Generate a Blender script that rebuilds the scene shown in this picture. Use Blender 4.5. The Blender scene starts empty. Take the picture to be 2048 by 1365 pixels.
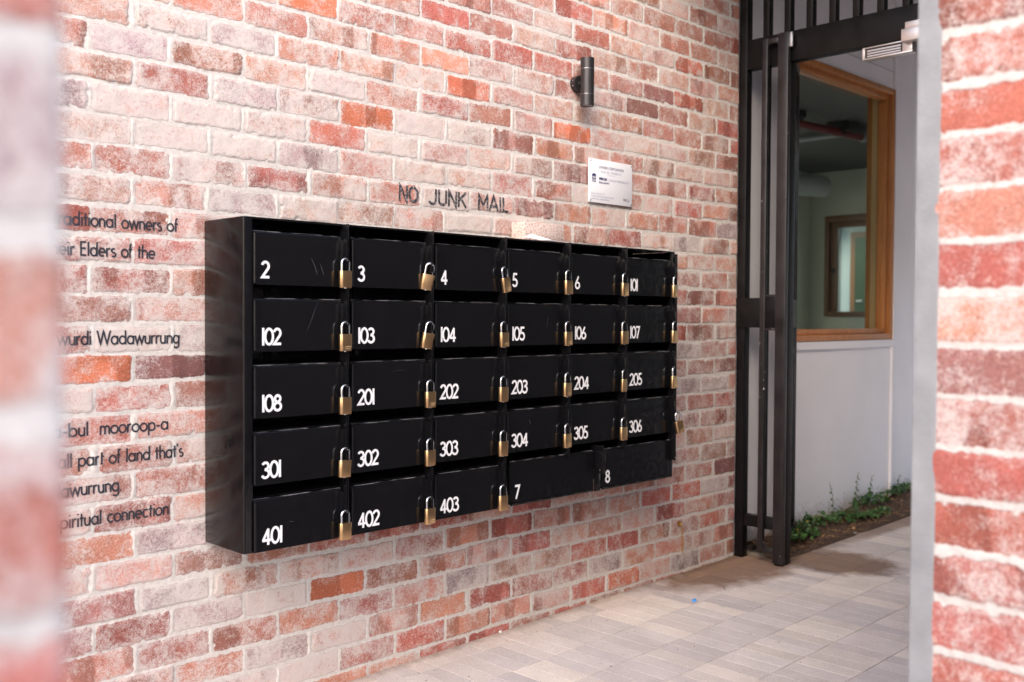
import bpy, bmesh, math, random
import numpy as np
from mathutils import Vector, Matrix
S = bpy.context.scene
COL = S.collection
R = math.radians

# ------------------------------------------------------------------ camera
EYE = 1.265
cam_d = bpy.data.cameras.new("camera")
cam = bpy.data.objects.new("camera", cam_d); COL.objects.link(cam)
_yaw, _pit, _rol = 0.79007, -0.0244, 0.00493
_f = Vector((math.cos(_yaw)*math.cos(_pit), math.sin(_yaw)*math.cos(_pit), math.sin(_pit)))
_r = Vector((math.sin(_yaw), -math.cos(_yaw), 0)); _u = _r.cross(_f)
_r2 = _r*math.cos(_rol) + _u*math.sin(_rol); _u2 = -_r*math.sin(_rol) + _u*math.cos(_rol)
M = Matrix.Identity(4)
for i in range(3):
    M[i][0], M[i][1], M[i][2] = _r2[i], _u2[i], -_f[i]
M[0][3], M[1][3], M[2][3] = 0, -2.844, EYE
cam.matrix_world = M
cam_d.sensor_width = 36; cam_d.lens = 34.92
cam_d.clip_start = 0.02; cam_d.clip_end = 400
cam_d.dof.use_dof = True; cam_d.dof.focus_distance = 3.45; cam_d.dof.aperture_fstop = 2.8
S.camera = cam

# ------------------------------------------------------------------ light
SUN_EL, SUN_AZ = R(35), R(235)          # azimuth measured clockwise from +Y
w = bpy.data.worlds.new("World"); S.world = w; w.use_nodes = True
nt = w.node_tree; bg = nt.nodes["Background"]
sky = nt.nodes.new("ShaderNodeTexSky"); sky.sky_type = 'NISHITA'; sky.sun_disc = False
sky.sun_elevation = SUN_EL; sky.sun_rotation = SUN_AZ
sky.air_density = 1.0; sky.dust_density = 4.0; sky.ozone_density = 1.0
nt.links.new(sky.outputs[0], bg.inputs[0]); bg.inputs[1].default_value = 0.15
sd_ = bpy.data.lights.new("sun", 'SUN'); sd_.energy = 0.6; sd_.angle = R(90); sd_.color = (1, .975, .975)
sun = bpy.data.objects.new("sun", sd_); COL.objects.link(sun)
_d = Vector((math.sin(SUN_AZ)*math.cos(SUN_EL), math.cos(SUN_AZ)*math.cos(SUN_EL), math.sin(SUN_EL)))
sun.rotation_euler = _d.to_track_quat('Z', 'Y').to_euler(); sun.location = (0, -6, 8)
S.view_settings.view_transform = 'Standard'; S.view_settings.look = 'None'
S.view_settings.gamma = 1; S.view_settings.exposure = 1.6
S.cycles.max_bounces = 10; S.cycles.diffuse_bounces = 6; S.cycles.glossy_bounces = 4
S.cycles.use_denoising = True
S.cycles.sample_clamp_indirect = 6

# ------------------------------------------------------------------ helpers
def mat(name, color=(.5, .5, .5), rough=.5, metal=0., spec=.5, noise=0., nscale=20., bump=0., bscale=200., coat=0.):
    m = bpy.data.materials.new(name); m.use_nodes = True
    n = m.node_tree; b = n.nodes["Principled BSDF"]
    b.inputs["Base Color"].default_value = (*color, 1); b.inputs["Roughness"].default_value = rough
    b.inputs["Metallic"].default_value = metal; b.inputs["Specular IOR Level"].default_value = spec
    b.inputs["Coat Weight"].default_value = coat
    if noise or bump:
        tc = n.nodes.new("ShaderNodeTexCoord")
    if noise:
        tx = n.nodes.new("ShaderNodeTexNoise"); tx.inputs["Scale"].default_value = nscale; tx.inputs["Detail"].default_value = 6
        n.links.new(tc.outputs["Object"], tx.inputs["Vector"])
        mr = n.nodes.new("ShaderNodeMapRange"); mr.inputs["From Min"].default_value = .3; mr.inputs["From Max"].default_value = .7
        mr.inputs["To Min"].default_value = 1-noise; mr.inputs["To Max"].default_value = 1+noise
        n.links.new(tx.outputs["Fac"], mr.inputs["Value"])
        mx = n.nodes.new("ShaderNodeVectorMath"); mx.operation = 'SCALE'; mx.inputs[0].default_value = color
        n.links.new(mr.outputs[0], mx.inputs["Scale"]); n.links.new(mx.outputs[0], b.inputs["Base Color"])
        m2 = n.nodes.new("ShaderNodeMapRange"); m2.inputs["From Min"].default_value = .3; m2.inputs["From Max"].default_value = .7
        m2.inputs["To Min"].default_value = max(rough-.08, .02); m2.inputs["To Max"].default_value = min(rough+.08, 1)
        n.links.new(tx.outputs["Fac"], m2.inputs["Value"]); n.links.new(m2.outputs[0], b.inputs["Roughness"])
    if bump:
        t2 = n.nodes.new("ShaderNodeTexNoise"); t2.inputs["Scale"].default_value = bscale; t2.inputs["Detail"].default_value = 5
        n.links.new(tc.outputs["Object"], t2.inputs["Vector"])
        bp = n.nodes.new("ShaderNodeBump"); bp.inputs["Strength"].default_value = bump; bp.inputs["Distance"].default_value = .002
        n.links.new(t2.outputs["Fac"], bp.inputs["Height"]); n.links.new(bp.outputs[0], b.inputs["Normal"])
    return m

def link(o, parent=None):
    COL.objects.link(o)
    if parent is not None: o.parent = parent
    return o
def thing(name, label, cat, loc=(0, 0, 0), group=None, kind='thing'):
    o = bpy.data.objects.new(name, None); o.empty_display_size = .05; COL.objects.link(o); o.location = loc
    o['label'] = label; o['category'] = cat; o['kind'] = kind
    if group: o['group'] = group
    return o
def tag(o, label, cat, group=None, kind='thing'):
    o['label'] = label; o['category'] = cat; o['kind'] = kind
    if group: o['group'] = group
    return o

class MB:
    """collects shapes into one mesh"""
    def __init__(s): s.bm = bmesh.new()
    def box(s, a, b, bev=0., seg=2, rot=None):
        x0, y0, z0 = a; x1, y1, z1 = b
        m = Matrix.Translation(((x0+x1)/2, (y0+y1)/2, (z0+z1)/2))
        if rot is not None: m = m @ rot
        m = m @ Matrix.Diagonal((abs(x1-x0), abs(y1-y0), abs(z1-z0), 1))
        r = bmesh.ops.create_cube(s.bm, size=1, matrix=m)
        if bev:
            e = set()
            for v in r['verts']:
                for q in v.link_edges: e.add(q)
            bmesh.ops.bevel(s.bm, geom=list(e), offset=bev, segments=seg, affect='EDGES', profile=.5)
        return s
    def bar(s, p, q, w, t, up=(0, 0, 1), bev=0.):
        """box from p to q, section w (sideways) x t (along up)"""
        p = Vector(p); q = Vector(q); d = (q-p); L = d.length; d.normalize()
        u = Vector(up); sd = d.cross(u)
        if sd.length < 1e-4: sd = d.cross(Vector((0, 1, 0)))
        sd.normalize(); u = sd.cross(d)
        m = Matrix.Identity(4)
        for i in range(3):
            m[i][0], m[i][1], m[i][2] = d[i]*L, sd[i]*w, u[i]*t; m[i][3] = (p[i]+q[i])/2
        r = bmesh.ops.create_cube(s.bm, size=1, matrix=m)
        if bev:
            e = set()
            for v in r['verts']:
                for k in v.link_edges: e.add(k)
            bmesh.ops.bevel(s.bm, geom=list(e), offset=bev, segments=2, affect='EDGES', profile=.5)
        return s
    def cyl(s, p, q, r, seg=20, r2=None, caps=True):
        p = Vector(p); q = Vector(q); d = q-p
        m = Matrix.Translation((p+q)/2) @ d.to_track_quat('Z', 'Y').to_matrix().to_4x4()
        bmesh.ops.create_cone(s.bm, cap_ends=caps, segments=seg, radius1=r, radius2=r if r2 is None else r2, depth=d.length, matrix=m)
        return s
    def tube(s, pts, r, seg=10, closed=False):
        pts = [Vector(p) for p in pts]; n = len(pts); rings = []
        up = None
        for i, p in enumerate(pts):
            a = pts[i-1] if (i > 0 or closed) else pts[0]; b = pts[(i+1) % n] if (i < n-1 or closed) else pts[-1]
            t = (b-a).normalized()
            if up is None:
                up = Vector((0, 0, 1)) if abs(t.z) < .9 else Vector((0, 1, 0))
            sd = t.cross(up).normalized(); up = sd.cross(t).normalized()
            rr = r[i] if isinstance(r, (list, tuple)) else r
            rings.append([s.bm.verts.new(p+(sd*math.cos(k*2*math.pi/seg)+up*math.sin(k*2*math.pi/seg))*rr) for k in range(seg)])
        for i in range(n if closed else n-1):
            A = rings[i]; B = rings[(i+1) % n]
            for k in range(seg): s.bm.faces.new((A[k], A[(k+1) % seg], B[(k+1) % seg], B[k]))
        if not closed:
            s.bm.faces.new(rings[0][::-1]); s.bm.faces.new(rings[-1])
        return s
    def quad(s, pts):
        s.bm.faces.new([s.bm.verts.new(p) for p in pts]); return s
    def build(s, name, m, parent=None, smooth=False, loc=None, sharp=35):
        bmesh.ops.recalc_face_normals(s.bm, faces=s.bm.faces[:])
        me = bpy.data.meshes.new(name); s.bm.to_mesh(me); s.bm.free()
        me.materials.append(m)
        if smooth:
            me.polygons.foreach_set('use_smooth', [True]*len(me.polygons))
            me.set_sharp_from_angle(angle=R(sharp))
        o = bpy.data.objects.new(name, me); link(o, parent)
        if loc is not None: o.location = loc
        return o

# ------------------------------------------------------------------ numpy noise
def _hash(ix, iy, seed):
    h = (ix.astype(np.int64)*374761393 + iy.astype(np.int64)*668265263 + seed*2147483647*7 + seed*974634777) & 0xffffffff
    h = ((h ^ (h >> 13))*1274126177) & 0xffffffff
    h = ((h ^ (h >> 16))*2246822519) & 0xffffffff
    return ((h ^ (h >> 15)) & 0xffffff)/float(0xffffff)
def vn(x, y, sc, seed):
    x = x*sc+100.3; y = y*sc+57.7
    ix = np.floor(x); iy = np.floor(y); fx = x-ix; fy = y-iy
    fx = fx*fx*(3-2*fx); fy = fy*fy*(3-2*fy)
    a = _hash(ix, iy, seed); b = _hash(ix+1, iy, seed); c = _hash(ix, iy+1, seed); d = _hash(ix+1, iy+1, seed)
    return (a*(1-fx)+b*fx)*(1-fy)+(c*(1-fx)+d*fx)*fy
def fbm(x, y, sc, seed, o=4):
    t = 0; a = .5; n = 0
    for i in range(o):
        t = t+a*vn(x, y, sc*2**i, seed+i*17); n += a; a *= .5
    return t/n
def sstep(a, b, x):
    t = np.clip((x-a)/(b-a), 0, 1); return t*t*(3-2*t)

# ------------------------------------------------------------------ brickwork
#            base colour            lime wash
PAL = {'w': ((.49, .27, .22), .86), 'p': ((.51, .24, .18), .62), 'k': ((.46, .195, .138), .46), 'r': ((.44, .125, .095), .36),
       'o': ((.60, .17, .09), .32), 'b': ((.37, .16, .12), .38), 'd': ((.17, .08, .075), .22), 'g': ((.36, .29, .30), .62),
       't': ((.50, .27, .22), .54), 'm': ((.33, .15, .13), .46), 'l': ((.40, .28, .30), .66), 'y': ((.56, .235, .16), .42),
       'c': ((.38, .125, .10), .55)}
def wall_field(x, z, P):
    """x along the wall, z up (numpy arrays): signed distance to brick edge, height out of the wall, colour, lime"""
    z0, H, L, ph, off, seed, J = P['z0'], P['H'], P['L'], P['ph'], P['off'], P['seed'], P['joint']
    wb = P.get('wob', 1.); wx = x+(fbm(x, z, 24, seed+1, 3)-.5)*.008*wb; wz = z+(fbm(x, z, 14, seed+2, 3)-.5)*.008*wb+(vn(x, z*0, 3.1, seed+3)-.5)*.006
    k = np.floor((wz-z0)/H)
    odd = np.mod(k, 2)
    o = ph+np.where(odd == 1, 0, off) + (_hash(k, k*0, seed+4)-.5)*P.get('cj', .012)
    n = np.floor((wx-o)/L)
    j1 = (_hash(k, n, seed+5)-.5); j2 = (_hash(k, n, seed+6)-.5); j3 = _hash(k, n, seed+7); j4 = (_hash(k, n, seed+8)-.5)
    cx = o+(n+.5)*L+j1*.008; cz = z0+(k+.5)*H+j2*.004
    hx = (L-J)/2+(j3-.5)*.008; hz = (H-J)/2+j4*.006
    rad = .003+.008*_hash(k, n, seed+9)
    lx = wx-cx; lz = wz-cz
    qx = np.abs(lx)-hx+rad; qz = np.abs(lz)-hz+rad
    sd = np.hypot(np.maximum(qx, 0), np.maximum(qz, 0))+np.minimum(np.maximum(qx, qz), 0)-rad
    sd = sd+(fbm(x, z, 80, seed+10, 4)-.5)*.0075
    # chipped corners
    chip = _hash(k, n, seed+11)
    sd = sd+np.where(chip > .6, .009*sstep(.62, .78, fbm(x, z, 55, seed+12, 3)), 0)
    inside = sstep(.0015, -.0025, sd)
    hb = (j1*.003+lx*j2*.02+lz*j4*.04)+(fbm(x, z, 28, seed+13, 4)-.5)*.0035
    bed = np.abs(np.abs(wz-(z0+np.round((wz-z0)/H)*H)))
    hm = -.0008+(fbm(x, z, 24, seed+14, 4)-.5)*.0025-.0012*sstep(.005, .0, sd)*sstep(-.004, .001, sd)
    head = np.exp(-((np.abs(lx)-L/2)/.0045)**2)*sstep(.0, .012, bed-.004)
    hm = hm+head*.0026
    h = hm*(1-inside)+(hb+.0002)*inside
    # colours
    col = np.zeros(x.shape+(3,)); lime = np.zeros(x.shape)
    kk = k.astype(int); nn = n.astype(int)
    code = kk*4096+nn
    uq, inv = np.unique(code, return_inverse=True); inv = inv.reshape(x.shape)
    tc = np.zeros((len(uq), 3)); tl = np.zeros(len(uq))
    for i, c in enumerate(uq):
        ki = int(math.floor((c+2048)/4096)); ni = int(c-ki*4096)
        rnd = random.Random(ki*7919+ni*104729+seed)
        ch = P['pick'](ki, ni, rnd)
        b, l = PAL[ch]; b = tuple(q*.86+m_*.14 for q, m_ in zip(b, (.46, .215, .185))); l = .44+(l-.44)*.95+.03
        v = rnd.uniform(.86, 1.16); hshift = rnd.uniform(-.04, .04)
        tc[i] = (b[0]*v, b[1]*v*(1+hshift), b[2]*v*(1-hshift)); tl[i] = l+rnd.uniform(-.07, .07)
    col = tc[inv]; lime = tl[inv]
    # blotches inside each brick: kiss marks, burnt ends
    bl = fbm(x+n*3.1, z+k*1.7, 13, seed+20, 3)
    st = _hash(k, n, seed+21)
    edge = sstep(.0, .35, np.abs(lx+ (st-.5)*.1)/L)
    col = col*(.82+.36*bl)[..., None]
    band = sstep(.54, .62, vn(x+n*1.3+k*.7, z*.22, 15, seed+22))*(st > .45)
    col = col*(1-.32*band)[..., None]
    lime = lime+P.get('la', 0)+(fbm(x+k*2.3, z+n*.9, 26, seed+23, 6)-.5)*.85 - band*.14 + .10*sstep(-.016, 0, sd)
    return sd, h, col, lime

def brick_material(name):
    m = bpy.data.materials.new(name); m.use_nodes = True; n = m.node_tree; N = n.nodes.new; Lk = n.links.new
    b = n.nodes["Principled BSDF"]; b.inputs["Roughness"].default_value = .88; b.inputs["Specular IOR Level"].default_value = .25
    tc = N("ShaderNodeTexCoord")
    def noise(sc, det=5, rough=.6):
        t = N("ShaderNodeTexNoise"); t.inputs["Scale"].default_value = sc; t.inputs["Detail"].default_value = det; t.inputs["Roughness"].default_value = rough
        Lk(tc.outputs["Object"], t.inputs["Vector"]); return t.outputs["Fac"]
    def rng(v, a, b_, c=0., d=1., smooth=True):
        r = N("ShaderNodeMapRange"); r.interpolation_type = 'SMOOTHSTEP' if smooth else 'LINEAR'
        r.inputs["From Min"].default_value = a; r.inputs["From Max"].default_value = b_; r.inputs["To Min"].default_value = c; r.inputs["To Max"].default_value = d
        Lk(v, r.inputs["Value"]); return r.outputs[0]
    def math_(op, a, b_):
        t = N("ShaderNodeMath"); t.operation = op
        for i, v in enumerate((a, b_)):
            if isinstance(v, (int, float)): t.inputs[i].default_value = v
            else: Lk(v, t.inputs[i])
        return t.outputs[0]
    def mix(fac, a, b_, op='MIX'):
        t = N("ShaderNodeMix"); t.data_type = 'RGBA'; t.blend_type = op
        if isinstance(fac, (int, float)): t.inputs["Factor"].default_value = fac
        else: Lk(fac, t.inputs["Factor"])
        for i, v in ((6, a), (7, b_)):
            if isinstance(v, tuple): t.inputs[i].default_value = (*v, 1)
            else: Lk(v, t.inputs[i])
        return t.outputs[2]
    A = N("ShaderNodeAttribute"); A.attribute_name = 'bc'
    D = N("ShaderNodeAttribute"); D.attribute_name = 'sd'
    LM = N("ShaderNodeAttribute"); LM.attribute_name = 'lime'
    fine = noise(230, 4, .7); mid = noise(75, 6, .65); big = noise(9, 4)
    # mortar mask
    e = math_('ADD', D.outputs["Fac"], math_('MULTIPLY', math_('SUBTRACT', mid, .5), .013))
    mort = rng(e, -.0012, .0022)
    # brick body
    body = mix(1.0, A.outputs["Color"], rng(fine, .25, .75, .72, 1.28), 'MULTIPLY')
    body = mix(rng(mid, .60, .68, 0, .55), body, (.62, .22, .12), 'MIX')           # orange grit
    pits = rng(noise(150, 3, .55), .27, .34, 1, 0)
    body = mix(math_('MULTIPLY', pits, .75), body, (.07, .035, .03))
    lim = math_('ADD', LM.outputs["Fac"], math_('ADD', math_('MULTIPLY', math_('SUBTRACT', fine, .5), 1.25), math_('MULTIPLY', math_('SUBTRACT', mid, .5), 1.25)))
    limf = rng(lim, .20, .96, 0, .90)
    limc = mix(rng(big, .3, .7), (.59, .53, .515), (.61, .555, .525))
    c = mix(limf, body, limc)
    mc = mix(rng(mid, .3, .7), (.53, .49, .465), (.65, .61, .585))
    mc = mix(math_('MULTIPLY', pits, .25), mc, (.30, .26, .23))
    # darker line in the arris between brick and mortar
    ar = rng(math_('ABSOLUTE', math_('SUBTRACT', e, .0004), 0.), 0, .0022, 1, 0)
    c = mix(mort, c, mc)
    c = mix(math_('MULTIPLY', ar, math_('MULTIPLY', rng(mid, .38, .60), .42)), c, (.20, .115, .085))
    Lk(c, b.inputs["Base Color"])
    hh = math_('ADD', math_('MULTIPLY', fine, .5), math_('MULTIPLY', mid, 1.0))
    hh = math_('SUBTRACT', hh, math_('MULTIPLY', pits, .6))
    hh = math_('MULTIPLY', hh, rng(mort, 0, 1, 1, .38, False))
    bp = N("ShaderNodeBump"); bp.inputs["Strength"].default_value = .6; bp.inputs["Distance"].default_value = .0032
    Lk(hh, bp.inputs["Height"]); Lk(bp.outputs[0], b.inputs["Normal"])
    return m
M_brick = brick_material("limewashed brick")

def grid_mesh(name, xs, zs, P, place, m, parent, thick=.1, edge_jit=0):
    """height-field wall; place(x, z, h) -> xyz arrays; closed with a box skirt going back by thick"""
    X, Z = np.meshgrid(xs, zs)
    sd, h, col, lime = wall_field(X, Z, P)
    nx, nz = len(xs), len(zs)
    # border columns follow ragged brick ends
    Xp = X.copy()
    if edge_jit:
        k = np.floor((Z-P['z0'])/P['H'])
        jit = (_hash(k, k*0, P['seed']+40)-.5)*.008-.006*sstep(-.002, .006, sd[:, -4:-3]*np.ones_like(sd))
        wgt = sstep(xs[-1]-.03, xs[-1], X)
        Xp = X+wgt*(jit+(fbm(X*0, Z, 60, 5, 3)-.5)*.006)
        h = h-.006*sstep(xs[-1]-.008, xs[-1], X)
    V = place(Xp, Z, h).reshape(-1, 3)
    i = np.arange(nx*nz).reshape(nz, nx)
    F = np.stack([i[:-1, :-1], i[:-1, 1:], i[1:, 1:], i[1:, :-1]], -1).reshape(-1, 4)
    # skirt
    loop = np.concatenate([i[0, :], i[1:, -1], i[-1, -2::-1], i[-2:0:-1, 0]])
    bk = place(Xp, Z, h*0-thick).reshape(-1, 3)[loop]
    nb = len(V); V = np.vstack([V, bk]); li = np.arange(len(loop)); ln = (li+1) % len(loop)
    F2 = np.stack([loop[ln], loop[li], nb+li, nb+ln], -1)
    F = np.vstack([F, F2])
    me = bpy.data.meshes.new(name)
    me.vertices.add(len(V)); me.vertices.foreach_set('co', V.astype(np.float32).ravel())
    me.loops.add(F.size); me.loops.foreach_set('vertex_index', F.astype(np.int32).ravel())
    me.polygons.add(len(F)); me.polygons.foreach_set('loop_start', np.arange(0, F.size, 4, dtype=np.int32))
    me.polygons.foreach_set('use_smooth', np.ones(len(F), bool))
    me.update(calc_edges=True)
    def pad(a): return np.concatenate([a.reshape(-1), a.reshape(-1)[loop]])
    at = me.attributes.new('sd', 'FLOAT', 'POINT'); at.data.foreach_set('value', pad(sd).astype(np.float32))
    at = me.attributes.new('lime', 'FLOAT', 'POINT'); at.data.foreach_set('value', pad(lime).astype(np.float32))
    c4 = np.concatenate([col, np.ones(col.shape[:2]+(1,))], -1).reshape(-1, 4); c4 = np.vstack([c4, c4[loop]])
    at = me.attributes.new('bc', 'FLOAT_COLOR', 'POINT'); at.data.foreach_set('color', c4.astype(np.float32).ravel())
    me.materials.append(m)
    o = bpy.data.objects.new(name, me); link(o, parent)
    return o

# course strings of the long wall: key = course number k (z0 + k*H is its lower joint), value = (first brick n, codes)
COURSES = {
 18: (6, "kktbb"), 17: (5, "krktkk"), 16: (4, "rykbbbr"), 15: (3, "kkrytybt"), 14: (0, "kbbbkrttrbk"), 13: (-1, "ockrbkrtbtty"),
 12: (-2, "kokkrrrkmmrtk"), 11: (-3, "pybpkypwkkdktrr"), 10: (-4, "twlkppokktkbkkr"), 9: (-4, "klkpwpcbpopwptk"),
 8: (-4, "pclwowwkypkpptk"), 7: (-4, "lwwwrwtwtmkkkck"), 6: (-5, "pwwwlpwpckwkprk"), 5: (-5, "kkcwcpkwpmkpkkk"), 4: (-5, "wtplwppwpkkrplp"),
 3: (-5, "krkppkpppkkkpkp"), 2: (-5, "pcckpkpkpkkkmmk"), 1: (-5, "pcckkkkkkkkkkcm"), 0: (-5, "kmpkkkkkkkkkcmk"), -1: (-5, "pcwlkkkkkkkkkrm"),
 -2: (-5, "lodkkkkkkkkkklc"), -3: (-5, "pwcpkkkkkkkkkcm"), -4: (-5, "lckpkkkkkkkkkll"), -5: (-5, "kkcpkkkkkkkkkcm"), -6: (-5, "ppckkkkkkkkkkcc"),
 -7: (-5, "kpcpkkkkkkkkkpp"), -8: (-5, "kklrrrrkrrkkrctm"), -9: (-5, "ppptbrrrkrkkkkcd"), -10: (-5, "kmgpppcyrkkkrrlc"), -11: (-5, "kmclwokktrpkprkc"),
 -12: (-5, "kkckkckgpprrkmrm"), -13: (-5, "kttklwpkrcclkkpk"), -14: (-5, "kkpwwcrkkpropgbb"), -15: (-5, "kkkkkkkrrcrmcrm")}
def pick_main(k, n, rnd):
    if k in COURSES:
        n0, s = COURSES[k]
        if 0 <= n-n0 < len(s) and s[n-n0] in PAL:
            c = s[n-n0]
            if k >= 7 and n >= 3: c = {'p': 't', 'k': rnd.choice('ktb'), 'w': 'p'}.get(c, c)  # upper right bricks turned tan and brown, warm bounce light put into their colour
            return c
    return rnd.choice("wwppppkkrmtlwplco" if n < 4 else "kkprttbpmmpkyrcl")
MAIN = dict(z0=1.236, H=.086, L=.24, ph=1.859, off=.12, seed=3, joint=.0150, pick=pick_main)
xs_main = np.concatenate([np.arange(-4, .7, .03), np.arange(.7, 4.4535, .005), [4.4535]])
zs_main = np.arange(-.08, 3.3001, .005)
brick_wall = thing('brick_wall', 'long whitewashed red brick wall with the black letterboxes mounted on it', 'wall')
def place_main(x, z, h): return np.stack([x, -h, z], -1)
grid_mesh('brickwork', xs_main, zs_main, MAIN, place_main, M_brick, brick_wall, .11)

# ------------------------------------------------------------------ piers of the front wall
def mk_pick(table, default):
    def f(k, n, rnd): return table.get(k, rnd.choice(default))
    return f
# right pier: end face x = 1.711 looking towards -X, bricks end at y = -2.137
RP = dict(wob=.35, la=-.10, z0=1.222, H=.0875, L=.262, ph=-2.392, off=.0, seed=11, joint=.0145, cj=0,
          pick=mk_pick({6: 'c', 5: 'c', 4: 'r', 3: 'c', 2: 'k', 1: 'r', 0: 'p', -1: 'm', -2: 'c', -3: 'r', -4: 'r', -5: 'c', -6: 'c', -7: 'r'}, 'kkrpc'))
front_wall = thing('brick_pier', 'near brick pier with a grey concrete back edge at the right of the entry', 'pier')
grid_mesh('brickwork', np.concatenate([np.arange(-2.387, -2.1375, .004), [-2.137]]), np.arange(0, 3.2, .004), RP,
          lambda y, z, h: np.stack([1.711-h, y, z], -1), M_brick, front_wall, .04, edge_jit=1)
RF = dict(z0=1.222, H=.0875, L=.24, ph=1.711, off=.12, seed=12, joint=.016, pick=lambda k, n, r: r.choice('kkrpcwpo'))
grid_mesh('outer_brickwork', np.arange(1.76, 6.4, .03), np.arange(0, 3.2, .0175), RF,
          lambda x, z, h: np.stack([x, -2.387-h, z], -1), M_brick, front_wall, .03)
M_conc = mat('grey concrete', (.27, .28, .295), .8, noise=.16, nscale=14, bump=.5, bscale=120)
b = MB(); b.box((1.709, -2.150, -.1), (6.4, -2.109, 3.2), bev=.002)
b.build('concrete_panel', M_conc, front_wall)
b = MB(); b.box((1.755, -2.35, -.1), (6.39, -2.153, 3.19)); b.build('wall_core', M_conc, front_wall)
# left pier: front face y = -2.387 and its side x = .174
LPK = mk_pick({3: 'k', 2: 'r', 1: 'l', 0: 'p', -1: 'c', -2: 'r', -3: 'k'}, 'kkrpc')
LP = dict(la=-.02, z0=1.214, H=.0857, L=.24, ph=-.040, off=.0, seed=21, joint=.016, cj=0, pick=lambda k, n, r: LPK(k, n, r))
left_pier = thing('brick_pier', 'blurred brick pier nearest the camera at the left of the entry', 'pier')
grid_mesh('brickwork', np.concatenate([np.arange(-.55, .168, .006), [.171]]), np.arange(0, 3.2, .006), LP,
          lambda x, z, h: np.stack([x, -2.387-h, z], -1), M_brick, left_pier, .03)
LS = dict(la=.2, z0=1.214, H=.0857, L=.25, ph=-2.387, off=.0, seed=22, joint=.016, cj=0, pick=lambda k, n, r: LPK(k, n, r))
grid_mesh('side_brickwork', np.arange(-2.372, -2.109, .01), np.arange(0, 3.2, .008), LS,
          lambda y, z, h: np.stack([.171+h*.6, y, z], -1), M_brick, left_pier, .03)
b = MB(); b.box((-.54, -2.35, 0), (.14, -2.11, 3.2)); b.build('wall_core', M_conc, left_pier)

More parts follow.
